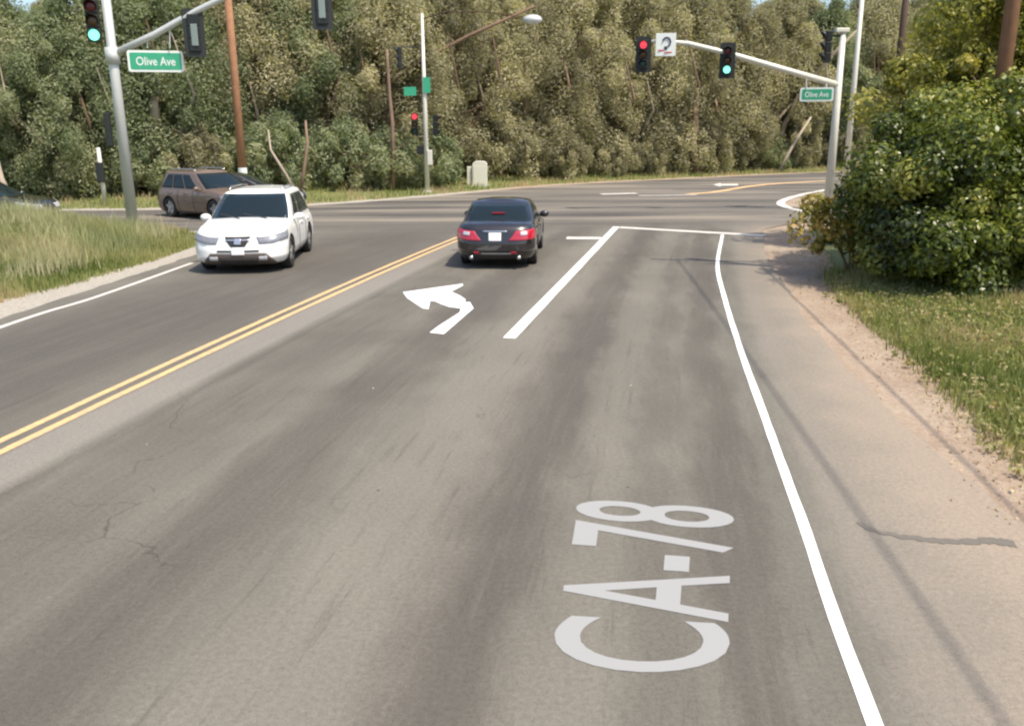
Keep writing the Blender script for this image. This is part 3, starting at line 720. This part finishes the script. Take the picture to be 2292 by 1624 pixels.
# (3) right pole with mast arm
b0 = G(1852, 470); D = b0.y
t3 = empty('traffic_signal', label='traffic signal with a mast arm beyond the junction on the right', cat='traffic signal')
top = Vector((b0.x, b0.y, AT(1885, 72, D).z))
MB().tube([b0, top], [.17, .11], 16).build('pole', M['galv_far'], t3, True); flange(t3, b0, .25)
MB().box(AT(1884, 68, D), (.5, .3, .16)).build('pole_cap', M['galv_far'], t3, bevel=.03)
att = AT(1873, 190, D); att.x = b0.x; Df = D
pts = [att, AT(1760, 157, D), AT(1640, 122, D), AT(1540, 97, D), AT(1480, 92, D), AT(1430, 95, D)]
MB().tube(pts, [.12, .11, .10, .085, .07, .06], 12).build('mast_arm', M['galv_far'], t3, True)
fc = Vector((-.25, -1))
signal_head(t3, AT(1440, 122, D-.15), fc, 'red', True, .92); signal_head(t3, AT(1628, 135, D-.15), fc, 'green', True, .92)
signal_head(t3, AT(1853, 105, D), (-1, .1), None, False, 1.05); MB().tube([AT(1857, 80, D), AT(1884, 80, D)], .03, 8).build('head_bracket', M['black'], t3)
ns = empty('lane_sign'); ns.parent = t3
c = AT(1490, 100, D-.16); face = Vector((-.1, -1, 0)).normalized(); sd_ = Vector((1, -.1, 0)).normalized()
bpy.data.objects.remove(ns)
ns = MB().box(c, (.74, .03, .80), Matrix((sd_, -face, Vector((0, 0, 1)))).transposed()).build('regulation_sign', M['signwhite'], t3, bevel=.01)
mb = MB(); cc = c+face*.025
arc = [cc+sd_*(math.cos(an)*.14+.03)+Vector((0, 0, math.sin(an)*.16+.09)) for an in [math.radians(a) for a in range(170, -71, -20)]]
mb.tube(arc, .032, 6); mb.box(cc+sd_*.0+Vector((0, 0, -.12)), (.10, .01, .12)); mb.build('turn_symbol', M['signblue'], ns)
mb = MB(); mb.box(cc+sd_*-.17+Vector((0, 0, -.2)), (.2, .008, .05)); mb.box(cc+sd_*.1+Vector((0, 0, -.27)), (.3, .008, .04)); mb.build('sign_text_bar', M['signred'], ns)
street_sign(t3, AT(1828, 211, D-.2), fc, 1.2, .50, 'Olive Ave')
MB().tube([AT(1805, 198, D-.15), AT(1805, 168, D-.05)], .02, 6).build('sign_hanger', M['galv'], t3); MB().tube([AT(1850, 198, D-.15), AT(1850, 180, D-.05)], .02, 6).build('sign_hanger', M['galv'], t3)
# street lamp behind it
b0 = G(1889, 432); D = b0.y
t4 = empty('street_lamp', label='tall pale street lamp pole behind the right hand signal pole', cat='street lamp')
MB().tube([b0, (b0.x, b0.y, 10.8)], [.15, .09], 14).build('pole', M['galv_far'], t4, True); flange(t4, b0, .2, M['galv_far'])
MB().tube([(b0.x, b0.y, 10.6), (b0.x-1.2, b0.y-.3, 11.2), (b0.x-2.6, b0.y-.6, 11.3)], .05, 8).build('lamp_arm', M['galv_far'], t4, True)
MB().sphere((b0.x-2.9, b0.y-.65, 11.25), (.4, .18, .12), 14, 8).build('luminaire', M['galv'], t4, True)
# thin far lamp pole
pf = G(1525, 388); D = pf.y+1; pf = AT(1525, 388, D); pf.z = gz(pf.x, D)
t5 = empty('street_lamp', label='thin pale lamp pole rising among trees behind the white square sign', cat='street lamp')
MB().tube([pf, (pf.x, pf.y, AT(1525, 22, D).z)], [.10, .06], 10).build('pole', M['galv_far'], t5, True)
MB().sphere((pf.x, pf.y, AT(1525, 18, D).z), (.12, .12, .2), 10, 6).build('luminaire', M['cabinet'], t5, True)
# thin post at left with a box
b0 = G(236, 458); b0.z = gz(b0.x, b0.y); D = b0.y
t6 = empty('crossing_post', label='short pale push button post behind the left grass bank', cat='post')
MB().tube([b0, (b0.x, b0.y, AT(220, 330, D).z)], [.11, .08], 12).build('post', M['galv_far'], t6, True)
MB().box(AT(224, 385, D-.1), (.3, .22, .85)).build('button_box', M['backplate'], t6, bevel=.03)
# cabinet
b0 = G(1070, 417); D = b0.y
cb = empty('control_cabinet', label='cream roadside control cabinet with a rounded top on the far verge', cat='cabinet')
mb = MB(); w, h, dp = .42, 1.42, .35; prof = [(-w, 0), (-w, h*.86), (-w*.86, h*.95), (-w*.5, h), (w*.5, h), (w*.86, h*.95), (w, h*.86), (w, 0)]
n = len(prof); bx = b0.x+.12
mb.add([(bx+x, b0.y-dp, z) for x, z in prof]+[(bx+x, b0.y+dp, z) for x, z in prof], [tuple(range(n)), tuple(range(n, 2*n))[::-1]]+[(i, (i+1) % n, n+(i+1) % n, n+i) for i in range(n)]).build('housing', M['cabinet'], cb, bevel=.02)
MB().box((bx, b0.y-dp-.008, h*.45), (w*1.7, .012, h*.72)).build('door', M['cabinet'], cb, bevel=.01)
MB().box((bx-w-.17, b0.y, .56), (.28, .4, 1.12)).build('side_box', M['cabinet'], cb, bevel=.02)
MB().box((bx, b0.y, .04), (w*2+.15, dp*2+.12, .08)).build('plinth', M['galv'], cb)
# little white marker post far right
b0 = G(1832, 380); b0.z = 0.0
mk = MB().tube([b0+Vector((0, 3, -.05)), b0+Vector((0, 3, 1.15))], .09, 10).build('marker_post', M['signwhite'], None, True); tag(mk, 'small white marker post at the far road bend beside the signal pole', 'post')
# ------------------------------------------------------------------ utility poles and wires
def utility_pole(name, base, h, r0, r1, mat, label, arms=((.6, 2.4),), band=None, ad=(.97, -.22)):
    t = empty(name, label=label, cat='utility pole'); b_ = Vector(base)
    MB().tube([b_+Vector((0, 0, -.2)), b_+Vector((.0, 0, h*.5)), b_+Vector((0, 0, h))], [r0, (r0+r1)/2, r1], 14).build('pole', mat, t, True)
    for dz, w in arms:
        d = Vector((*ad, 0)).normalized(); c = b_+Vector((0, 0, h-dz)); ax = Matrix((d, Vector((-d.y, d.x, 0)), Vector((0, 0, 1)))).transposed()
        a = MB().box(c+Vector((0, -.12, 0)), (w, .1, .12), ax).build('crossarm', mat, t)
        for k in (-.9, -.45, .45, .9): MB().sphere(c+d*k*w/2+Vector((0, -.12, .13)), .06, 8, 6).build('insulator', M['galv'], a, True)
    if band: MB().tube([b_+Vector((0, 0, band[0])), b_+Vector((0, 0, band[1]))], r0+.006, 14, False).build('pale_band', M['signwhite'], t)
    return t
A0 = Vector((9.34, 17.1, 0)); 
utility_pole('utility_pole', A0, 12.0, .15, .11, M['wood'], 'reddish wooden utility pole rising out of the big green bush on the right', ((.5, 2.4), (2.6, 1.6)))
B0 = AT(1985, 400, 60); B0.z = .5
utility_pole('utility_pole', B0, 14.5, .24, .2, M['wood2'], 'dark utility pole among far trees right of the street lamp', ((3.2, 2.2),))
cbase = G(549, 448); cbase.z = 0
utility_pole('utility_pole', cbase, 12.5, .20, .15, M['wood_orange'], 'orange brown wooden utility pole behind the white SUV', (), (.1+.9, 1.5))
sh_ = [(-.5, -12), (0.7, -4), (1.7, 0)]
cot = 1/math.tan(SUN_EL); sdir = Vector((-.85, .52, 0)).normalized()
def wire(a, b_, sag, r, n=24):
    a, b_ = Vector(a), Vector(b_); return MB().tube([a.lerp(b_, k/n)-Vector((0, 0, sag*4*(k/n)*(1-k/n))) for k in range(n+1)], r, 6)
# two bundles whose shadows fall along the shoulder
C0 = Vector((5.6, -14, 0))
tag(wire(A0+Vector((-.6, -.1, 11.4)), Vector((5.6, -16, 11.3)), .35, .02).build('overhead_wire', M['wire']), 'upper overhead cable running from the bush pole back over the shoulder', 'cable', 'overhead cables')
tag(wire(A0+Vector((.1, -.15, 8.8)), Vector((5.0, -16, 8.6)), .35, .022).build('overhead_wire', M['wire']), 'lower overhead cable running from the bush pole back over the shoulder', 'cable', 'overhead cables')
# ------------------------------------------------------------------ foliage
def leaves(centers, radii, per, size, asp=.55, shell=(.55, 1.0), tb=None, flatz=.8, seed=1, droop=.0, rn=.45, tn=.13):
    r = np.random.RandomState(seed); C = np.repeat(np.array(centers), per, 0); Rr = np.repeat(np.array(radii), per)
    n = len(C); d = r.normal(size=(n, 3)); d /= np.linalg.norm(d, axis=1)[:, None]
    rad = Rr*r.uniform(*shell, size=n)**.5*(1+.35*(r.rand(n) > .8)*r.rand(n)); P = C+d*rad[:, None]*np.array([1, 1, flatz])
    nn = d+r.normal(size=(n, 3))*rn; nn[:, 2] += .2; nn /= np.linalg.norm(nn, axis=1)[:, None]
    a = np.cross(nn, r.normal(size=(n, 3))); a /= np.linalg.norm(a, axis=1)[:, None]; b_ = np.cross(nn, a)
    sz = size*r.uniform(.6, 1.35, n)[:, None]; u = a*sz*.5; v = b_*sz*.5*asp
    bend = nn*sz*.12
    V = np.stack([P-u, P+v-bend*0-u*.1, P+u-bend, P-v-u*.1], 1).reshape(-1, 3)
    ti = np.repeat(np.clip((tb if tb is not None else r.uniform(.3, .7, len(centers))), 0, 1), per)+r.normal(size=n)*tn
    return V, np.arange(4*n).reshape(-1, 4), np.repeat(np.clip(ti, 0, 1), 4)
def crown_centers(h, r, n, seed, zlo=.12, shape=1.0):
    q = random.Random(seed); cs = []; rs = []
    for i in range(n):
        zf = zlo+(1-zlo)*(i+.5)/n; prof = math.sin(min(1, (zf*.93+.10))*math.pi)**.6*shape
        an = i*2.39996+q.uniform(-.5, .5); rr = r*prof*math.sqrt(q.uniform(.25, 1))
        cs.append((math.cos(an)*rr, math.sin(an)*rr, zf*h*q.uniform(.93, 1.03))); rs.append(q.uniform(.4, 1.2)*(r*.23+.05))
    return cs, rs
TREES = {}
def tree_proto(key, h, r, nclump, per, size, mat, bark, seed, zlo=.1, asp=.42):
    root = empty('tree'); q = random.Random(seed)
    cs, rs = crown_centers(h, r, nclump, seed, zlo)
    tb = np.array([q.uniform(.1, .85)+.22*math.sin(c[0]*1.3+seed)*math.sin(c[2]*.9+seed) for c in cs])
    V, Fc, ti = leaves(cs, rs, per, size, asp, (.12, 1.), tb, 1.3, seed, rn=.6, tn=.07)
    quick('crown', V, Fc, mat, root, ti)
    mb = MB(); lean = q.uniform(-.06, .06)*h
    tp = [Vector((lean*k*k*.5+q.uniform(-.1, .1)*(k > 0), q.uniform(-.1, .1)*(k > 0), h*.8*k/6-.1)) for k in range(7)]; r0 = .022*h
    mb.tube(tp, [r0*(1-.12*k) for k in range(7)], 8)
    for k in range(12):
        c = Vector(cs[q.randrange(len(cs))]); zz_ = max(.8, c.z*.55); base = Vector((lean*.3*(zz_/h), 0, zz_))
        mid = base.lerp(c, .5)+Vector((0, 0, .25)); mb.tube([base, mid, c], [r0*.42, r0*.28, r0*.1], 6, False)
    for k in range(4):
        an = k*1.57+q.uniform(0, 1); ex = r*q.uniform(.72, .95); hh = h*q.uniform(.5, .8)
        mb.tube([Vector((math.cos(an)*.2, math.sin(an)*.2, -.1)), Vector((math.cos(an)*ex*.55, math.sin(an)*ex*.55, hh*.3)), Vector((math.cos(an+.2)*ex*1.08, math.sin(an+.2)*ex*1.08, hh*.62)), Vector((math.cos(an)*ex*1.0, math.sin(an)*ex*1.0, hh))], [r0*.5, r0*.40, r0*.33, r0*.12], 6, False)
    mb.build('trunk', bark, root, True); TREES[key] = root; root['used'] = 0; return root
def plant(key, x, y, s=1.0, rz=None, label='', group='', cat='tree', sz=None, z=None):
    p = TREES[key]
    if not p['used']: t = p; p['used'] = 1
    else: t = copy_tree(p)
    t.location = (x, y, gz(x, y)-.05 if z is None else z); t.rotation_euler = (0, 0, rnd.uniform(0, 6.28) if rz is None else rz); t.scale = (s, s, sz or s)
    tag(t, label, cat, group or None); return t
tree_proto('o1', 12, 3.6, 150, 480, 0.19, M['leaf_olive'], M['bark_pale'], 3, .05)
tree_proto('o2', 13, 4.0, 150, 480, 0.19, M['leaf_olive'], M['bark_red'], 5, .08)
tree_proto('o3', 11, 4.3, 150, 480, 0.19, M['leaf_olive'], M['bark'], 9, .04)
tree_proto('g1', 10, 3.8, 150, 480, 0.19, M['leaf_green'], M['bark_pale'], 13, .04)
tree_proto('g2', 11, 3.4, 150, 480, 0.19, M['leaf_green'], M['bark'], 17, .05)
tree_proto('l1', 12, 3.2, 150, 480, 0.19, M['leaf_lime'], M['bark'], 21, .25)
tree_proto('s1', 2.6, 1.7, 40, 300, .15, M['leaf_olive'], M['bark'], 25, .12)
tree_proto('s2', 2.2, 1.6, 40, 300, .14, M['leaf_green'], M['bark'], 27, .12)
for k in TREES.values(): k.name = 'tree'
TREES['s1'].name = 'shrub'; TREES['s2'].name = 'shrub'
def T_(key, px, Y, s, label, group='', sz=None, cat='tree'):
    p = AT(px, 400, Y); return plant(key, p.x, Y, s, None, label, group, cat, sz)
front = [
 ('g1', -90, 41, .88, 'green tree at the left edge above the black car'), ('g2', 60, 43, .80, 'green tree behind the black car at the left'),
 ('g1', 150, 42, .80, 'bushy green tree behind the short pale post'), ('g2', 270, 44, 1.0, 'green tree directly behind the nearest signal pole'),
 ('g1', 400, 46, 1.0, 'grey green tree behind the tan SUV'), ('o3', 490, 50, 1.05, 'olive tree behind the orange brown utility pole'),
 ('o1', 630, 49.5, 1.0, 'olive tree above the white SUV'), ('g2', 720, 50, 1.05, 'grey green tree just right of the white SUV'),
 ('l1', 800, 54, 1.05, 'light yellow green tree behind the far verge signal pole'), ('o3', 870, 51, 1.0, 'olive tree just left of the far verge signal pole'),
 ('o2', 985, 54, 1.0, 'olive tree between the far verge signal pole and the cabinet'), ('o1', 1080, 57, 1.05, 'olive tree right behind the cream cabinet'),
 ('o3', 1190, 59, 1.0, 'olive tree below the far lamp head'), ('o2', 1300, 61, 1.05, 'olive tree in the middle of the far tree line'),
 ('o1', 1410, 63, 1.1, 'olive tree below the far red signal on the mast arm'), ('o3', 1510, 65, 1.15, 'olive tree behind the thin pale lamp pole'),
 ('o2', 1620, 67, 1.0, 'olive tree below the green signal on the mast arm'), ('o1', 1730, 69, 1.05, 'olive tree left of the small green sign'),
 ('g2', 1840, 72, 1.1, 'green tree behind the right hand signal pole'), ('o3', 1950, 74, 1.15, 'olive tree behind the dark utility pole')]
for k, px, Y, s, lb in front: T_(k, px, Y, s, lb)
MARKS = [(45, 'the black car at the left edge'), (225, 'the short pale post'), (400, 'the tan SUV'), (548, 'the orange brown utility pole'), (600, 'the white SUV roof'), (760, 'the light yellow green tree'), (957, 'the far verge signal pole'),
         (1068, 'the cream control cabinet'), (1190, 'the far lamp head'), (1400, 'the far red mast arm signal'), (1525, 'the thin pale lamp pole'), (1628, 'the green mast arm signal'), (1760, 'the pale slanting trunk'), (1885, 'the right hand signal pole')]
seen_l = {}
def row_label(px, row, st):
    if px < 0 or px > 2292: return 'tree in the %s of the dense tree belt, outside the frame' % row
    mk_ = min(MARKS, key=lambda m_: abs(px-m_[0])); side = 'left' if px < mk_[0] else 'right'
    k = (row, mk_[1], side); seen_l[k] = seen_l.get(k, 0)+1
    return '%s tree showing above and %s%s of %s' % (row, '' if seen_l[k] == 1 else 'further ', side, mk_[1])
q = random.Random(5)
for i, px in enumerate(range(-330, 2700, 118)):
    base = 50 if px < 300 else 53+(px-300)*.013
    k = q.choice(['o1', 'o2', 'o3', 'o1', 'g2']) if px > 450 else q.choice(['g1', 'g2', 'g1', 'o3'])
    s = q.uniform(1.05, 1.3) if px > 260 else q.uniform(.85, .98)
    if 1640 < px < 1850: s = 1.02
    if px < 170: s = .80
    T_(k, px+q.uniform(-30, 30), base+q.uniform(0, 3)+4, s, row_label(px, 'second row', 118), 'second row of the tree belt')
for i, px in enumerate(range(-500, 2900, 135)):
    base = 66 if px < 300 else 70+(px-300)*.015
    s = q.uniform(1.15, 1.45) if px > 260 else q.uniform(.9, 1.0)
    if 1640 < px < 1850: s = 1.0
    if px < 170: s = .84
    T_(q.choice(['o1', 'o2', 'o3', 'g2']), px+q.uniform(-30, 30), base+q.uniform(0, 6), s, row_label(px, 'rearmost row', 135), 'rearmost row of the tree belt')
fx = [p[0] for p in far_edge]; fy = [p[1] for p in far_edge]
def px_of(x, y, z=0):
    c = R.T @ np.array([x, y, z-H]); return (c[0]/-c[2]*F+512)/S
used_l = set(); sp = []
for i in range(34):
    x = -30+i*2.1+q.uniform(-.6, .6); y = float(np.interp(x, fx, fy))+(q.uniform(6.8, 8.0) if x < 2 else q.uniform(4.6, 6.0))
    if abs(x+1.9) < 1.2: y += 2
    sp.append((x, y, q.choice(['s1', 's2'] if x < -5 else ['s1', 's1', 's2']), q.uniform(.85, 1.5)))
ORD = ['', 'second ', 'third ', 'fourth ', 'fifth ', 'sixth ', 'seventh ', 'eighth ', 'ninth ', 'tenth ', 'eleventh ']
sp.sort(key=lambda a: min(abs(px_of(a[0], a[1])-m_[0]) for m_ in MARKS))
for x, y, k, s_ in sp:
    p = px_of(x, y); mk_ = min(MARKS, key=lambda m_: abs(p-m_[0])); side = 'left' if p < mk_[0] else 'right'
    for o_ in ORD:
        lb = '%slow shrub to the %s of %s' % (o_, side, mk_[1])
        if lb not in used_l: break
    used_l.add(lb); plant(k, x, y, s_, None, lb, 'shrubs along the foot of the far trees', 'shrub')
# bare pale and reddish trunks showing in front of the foliage
def trunk(pts, r, mat, label):
    t = empty('tree', label=label, cat='tree'); n = len(pts); MB().tube(pts, [r*(1-.5*k/(n-1)) for k in range(n)], 8).build('trunk', mat, t, True); return t
trunk([AT(658, 425, 40.6), AT(640, 390, 40.6), AT(618, 355, 40.6), AT(606, 335, 40.8), AT(600, 290, 41.2)], .08, M['bark_pale'], 'pale leaning tree trunk just behind the white SUV roof')
trunk([AT(672, 440, 41.5), AT(680, 380, 41.5), AT(688, 320, 41.5), AT(684, 270, 42)], .10, M['bark_red'], 'reddish tree trunk right of the pale leaning trunk')
trunk([AT(1556, 392, 62), AT(1553, 330, 61.5), AT(1556, 260, 61.5), AT(1560, 205, 62)], .34, M['bark_red'], 'reddish tree trunk below and left of the green mast arm signal')
trunk([AT(866, 110, 45.5), AT(868, 150, 45.5), AT(872, 215, 45.5), AT(878, 275, 45.5), AT(880, 440, 45.5)][::-1], .12, M['bark_red'], 'thin reddish stem left of the far verge signal pole')
trunk([AT(20, 440, 36), AT(2, 400, 36), AT(-10, 350, 36.5), AT(-18, 250, 37)], .16, M['bark_pale'], 'pale tree trunk at the left edge above the black car')
trunk([AT(1740, 392, 64), AT(1760, 350, 64), AT(1790, 300, 64.5), AT(1815, 262, 65)], .15, M['bark_pale'], 'pale slanting trunk left of the right hand signal pole')
trunk([AT(350, 300, 43), AT(344, 230, 43), AT(356, 165, 43.5), AT(372, 80, 44.4)], .26, M['bark_pale'], 'pale pinkish trunk below the near street sign')
# big glossy bush on the right
def bush(name, cat, label, centers, radii, per, size, mat, bark, seed, base, asp=.6, limbs=10, tb=None, lr=1.0):
    root = empty(name, base, label=label, cat=cat); b_ = Vector(base)
    q = random.Random(seed); tb = tb if tb is not None else np.array([q.uniform(.15, .8) for _ in centers])
    V, Fc, ti = leaves([tuple(Vector(c)-b_) for c in centers], radii, per, size, asp, (.35, 1.), tb, .9, seed); quick('crown', V, Fc, mat, root, ti)
    mb = MB(); q = random.Random(seed)
    for k in range(limbs):
        c = Vector(centers[q.randrange(len(centers))])-b_; s0 = Vector((q.uniform(-.3, .3), q.uniform(-.3, .3), -.1)); mid = s0.lerp(c, .45)+Vector((q.uniform(-.3, .3), q.uniform(-.2, .2), .4))
        mb.tube([s0, mid, c], [.10*lr, .065*lr, .02*lr], 7, False)
    mb.build('trunk', bark, root, True); return root
def blob(cx, cy, cz, rx, ry, rz, n, seed, rmin=.35, rmax=.75):
    q = random.Random(seed); cs = []; rs = []
    while len(cs) < n:
        v = Vector((q.uniform(-1, 1), q.uniform(-1, 1), q.uniform(-1, 1)))
        if v.length > 1 or v.length < .35: continue
        cs.append((cx+v.x*rx, cy+v.y*ry, cz+v.z*rz)); rs.append(q.uniform(rmin, rmax))
    return cs, rs
cs, rs = blob(10.0, 17.1, 1.9, 3.1, 2.1, 1.95, 155, 41)
c2, r2 = blob(8.1, 17.0, 1.5, 1.5, 1.5, 1.3, 50, 42, .3, .55); c3, r3 = blob(8.9, 17.6, 2.9, 1.4, 1.2, .8, 26, 43, .25, .5)
c4, r4 = blob(9.6, 15.7, .75, 2.9, .8, .75, 60, 48, .25, .5); c2 = c2+c4; r2 = r2+r4
bush('tree', 'tree', 'big glossy dark green bush filling the right side by the shoulder', cs+c2+c3, rs+r2+r3, 800, .098, M['leaf_bush'], M['bark'], 51, (9.9, 17.6, .2), tb=np.array([random.Random(i).uniform(.08, .74) for i in range(len(cs+c2+c3))]))
cs, rs = blob(9.2, 19.0, 3.4, 1.6, 1.0, 1.4, 60, 71, .2, .5); c2, r2 = blob(11.7, 19.3, 5.0, 3.0, 1.3, 2.4, 150, 72, .25, .65)
bush('tree', 'tree', 'loose yellow olive tree rising just above the big dark green bush', cs+c2, rs+r2, 330, .11, M['leaf_loose'], M['bark'], 73, (11.4, 19.6, .2), limbs=22)
cs, rs = blob(7.2, 18.7, 1.0, 1.05, .7, .75, 24, 44, .12, .38)
bush('shrub', 'shrub', 'small yellowing shrub reaching over the dirt left of the big bush', cs, rs, 110, .12, M['leaf_rust'], M['bark'], 52, (7.8, 18.9, 0), limbs=14, lr=.3)
cs, rs = blob(13.7, 22.5, 6.6, 3.7, 2.2, 3.6, 125, 45, .5, 1.0)
bush('tree', 'tree', 'tall yellow green tree behind the big bush at the top right', cs, rs, 420, .16, M['leaf_lime'], M['bark'], 53, (14.6, 23.6, .2))
cs, rs = blob(13.4, 16.9, 4.4, 2.4, 2.0, 3.8, 110, 46, .4, .8)
bush('tree', 'tree', 'dark trunked tree at the right edge beside the big bush', cs, rs, 420, .14, M['leaf_bush'], M['bark_red'], 54, (12.4, 15.9, .2))
# ------------------------------------------------------------------ grass and weeds
def blades(name, pts, hmin, hmax, wid, mat, label, seed, lean=.35, tb=.5):
    r = np.random.RandomState(seed); n = len(pts); an = r.uniform(0, 6.283, n); h = r.uniform(hmin, hmax, n)*(.6+.4*r.rand(n))
    hm = np.array([1+.6*noise.noise((p[0]*.6, p[1]*.6, seed)) for p in pts]); h = h*hm
    w = wid*r.uniform(.6, 1.4, n); d = np.stack([np.cos(an), np.sin(an), 0*an], 1)*w[:, None]; la = r.uniform(0, 6.283, n); ll = lean*h*r.rand(n)
    L = np.stack([np.cos(la)*ll, np.sin(la)*ll, h], 1); P = pts
    V = np.stack([P-d, P+d, P+L*np.array([.45, .45, .6])+d*.6, P+L*np.array([.45, .45, .6])-d*.6, P+L], 1)
    Fc = np.concatenate([np.arange(n)[:, None]*5+np.array([[0, 1, 2]]), np.arange(n)[:, None]*5+np.array([[0, 2, 3]]), np.arange(n)[:, None]*5+np.array([[3, 2, 4]])], 0)
    tn = np.array([noise.noise((p[0]*.45, p[1]*.45, 3+seed)) for p in pts])*.85
    ti = np.repeat(np.clip(tb+tn+r.normal(size=n)*.14, 0, 1), 5)
    o = quick(name, V.reshape(-1, 3), Fc, mat, None, ti); return tag(o, label, 'grass', kind='stuff')
def scatter(n, x0, x1, y0, y1, test, seed):
    r = np.random.RandomState(seed); P = np.stack([r.uniform(x0, x1, n), r.uniform(y0, y1, n)], 1); d = poly_dist(P, road_poly); k = test(P, d); P = P[k]; d = d[k]
    return np.column_stack([P, terrain(P, d)])
lt = lambda P, d: (P[:, 0] < np.interp(P[:, 1], lgy, lgx)+NR.normal(size=len(P))*.08) & (d > .6)
pt = scatter(90000, -21, -8.6, 12, 29, lt, 1)
blades('grass', pt, .10, .30, .012, M['blade'], 'short green grass on the left verge beside the road', 61, .35, .62)
k = pt[:, 0] < np.interp(pt[:, 1], lgy, lgx)-1.0+NR.normal(size=len(pt))*.3
blades('tall_grass', pt[k][::2], .22, .62, .009, M['blade_dry'], 'tall pale grass on the bank around the nearest signal pole', 62, .5, .6)
rt = lambda P, d: (P[:, 0] > np.interp(P[:, 1], rgy, rgx)+NR.normal(size=len(P))*.10)
pt = scatter(80000, 4.3, 12.5, 4, 19, rt, 2)
blades('grass', pt, .07, .26, .011, M['blade'], 'green and yellow grass on the right bank below the big bush', 63, .5, .62)
ft = lambda P, d: (d > .9) & (d < 6.5) & (P[:, 1] > np.interp(P[:, 0], fx, fy))
pt = scatter(70000, -30, 40, 34, 74, ft, 3)
blades('grass', pt, .12, .40, .03, M['blade'], 'green grass strip along the far side of the road', 64, .4, .7)
ct = lambda P, d: (d > .5) & (P[:, 1] > 33.5) & (NR.rand(len(P)) > .6)
pt = scatter(8000, 11, 26, 33.5, 47, ct, 4)
blades('grass', pt, .10, .3, .03, M['blade_dry'], 'dry grass on the dirt corner behind the right side road', 65, .4, .6)
# weeds: broad leaves low on the right bank
r_ = np.random.RandomState(9)
pt = scatter(2600, 4.6, 12, 5, 18, rt, 6); pt[:, 2] += .08
V, Fc, ti = leaves([tuple(p) for p in pt], r_.uniform(.05, .16, len(pt)), 26, .055, .6, (.2, 1.), r_.uniform(.2, .9, len(pt)), .7, 66)
tag(quick('weeds', V, Fc, M['blade'], None, ti), 'broad leaved weeds mixed into the grass of the right bank', 'weeds', kind='stuff')
# leaf litter and stones on the dirt shoulder
lit = lambda P, d: (P[:, 0] < np.interp(P[:, 1], rgy, rgx)+.35) & (P[:, 0] > np.interp(P[:, 1], rgy, rgx)-np.abs(NR.normal(size=len(P)))*.35)
pt = scatter(36000, 3.5, 9, 4, 26, lit, 7); pt[:, 2] = np.maximum(pt[:, 2], 0)+.012
V, Fc, ti = leaves([tuple(p) for p in pt], np.full(len(pt), .01), 1, .036, .6, (.2, 1.), r_.uniform(.45, 1, len(pt)), .3, 67)
M['litter'] = leafmat('leaf_litter', [(0, (.16, .09, .045)), (.5, (.33, .22, .12)), (1, (.5, .40, .24))], .1, .8, .2)
tag(quick('leaf_litter', V, Fc, M['litter'], None, ti), 'dry leaf litter along the dirt edge of the right shoulder', 'leaf litter', kind='stuff')
for o in bpy.data.objects:
    if 'used' in o: del o['used']
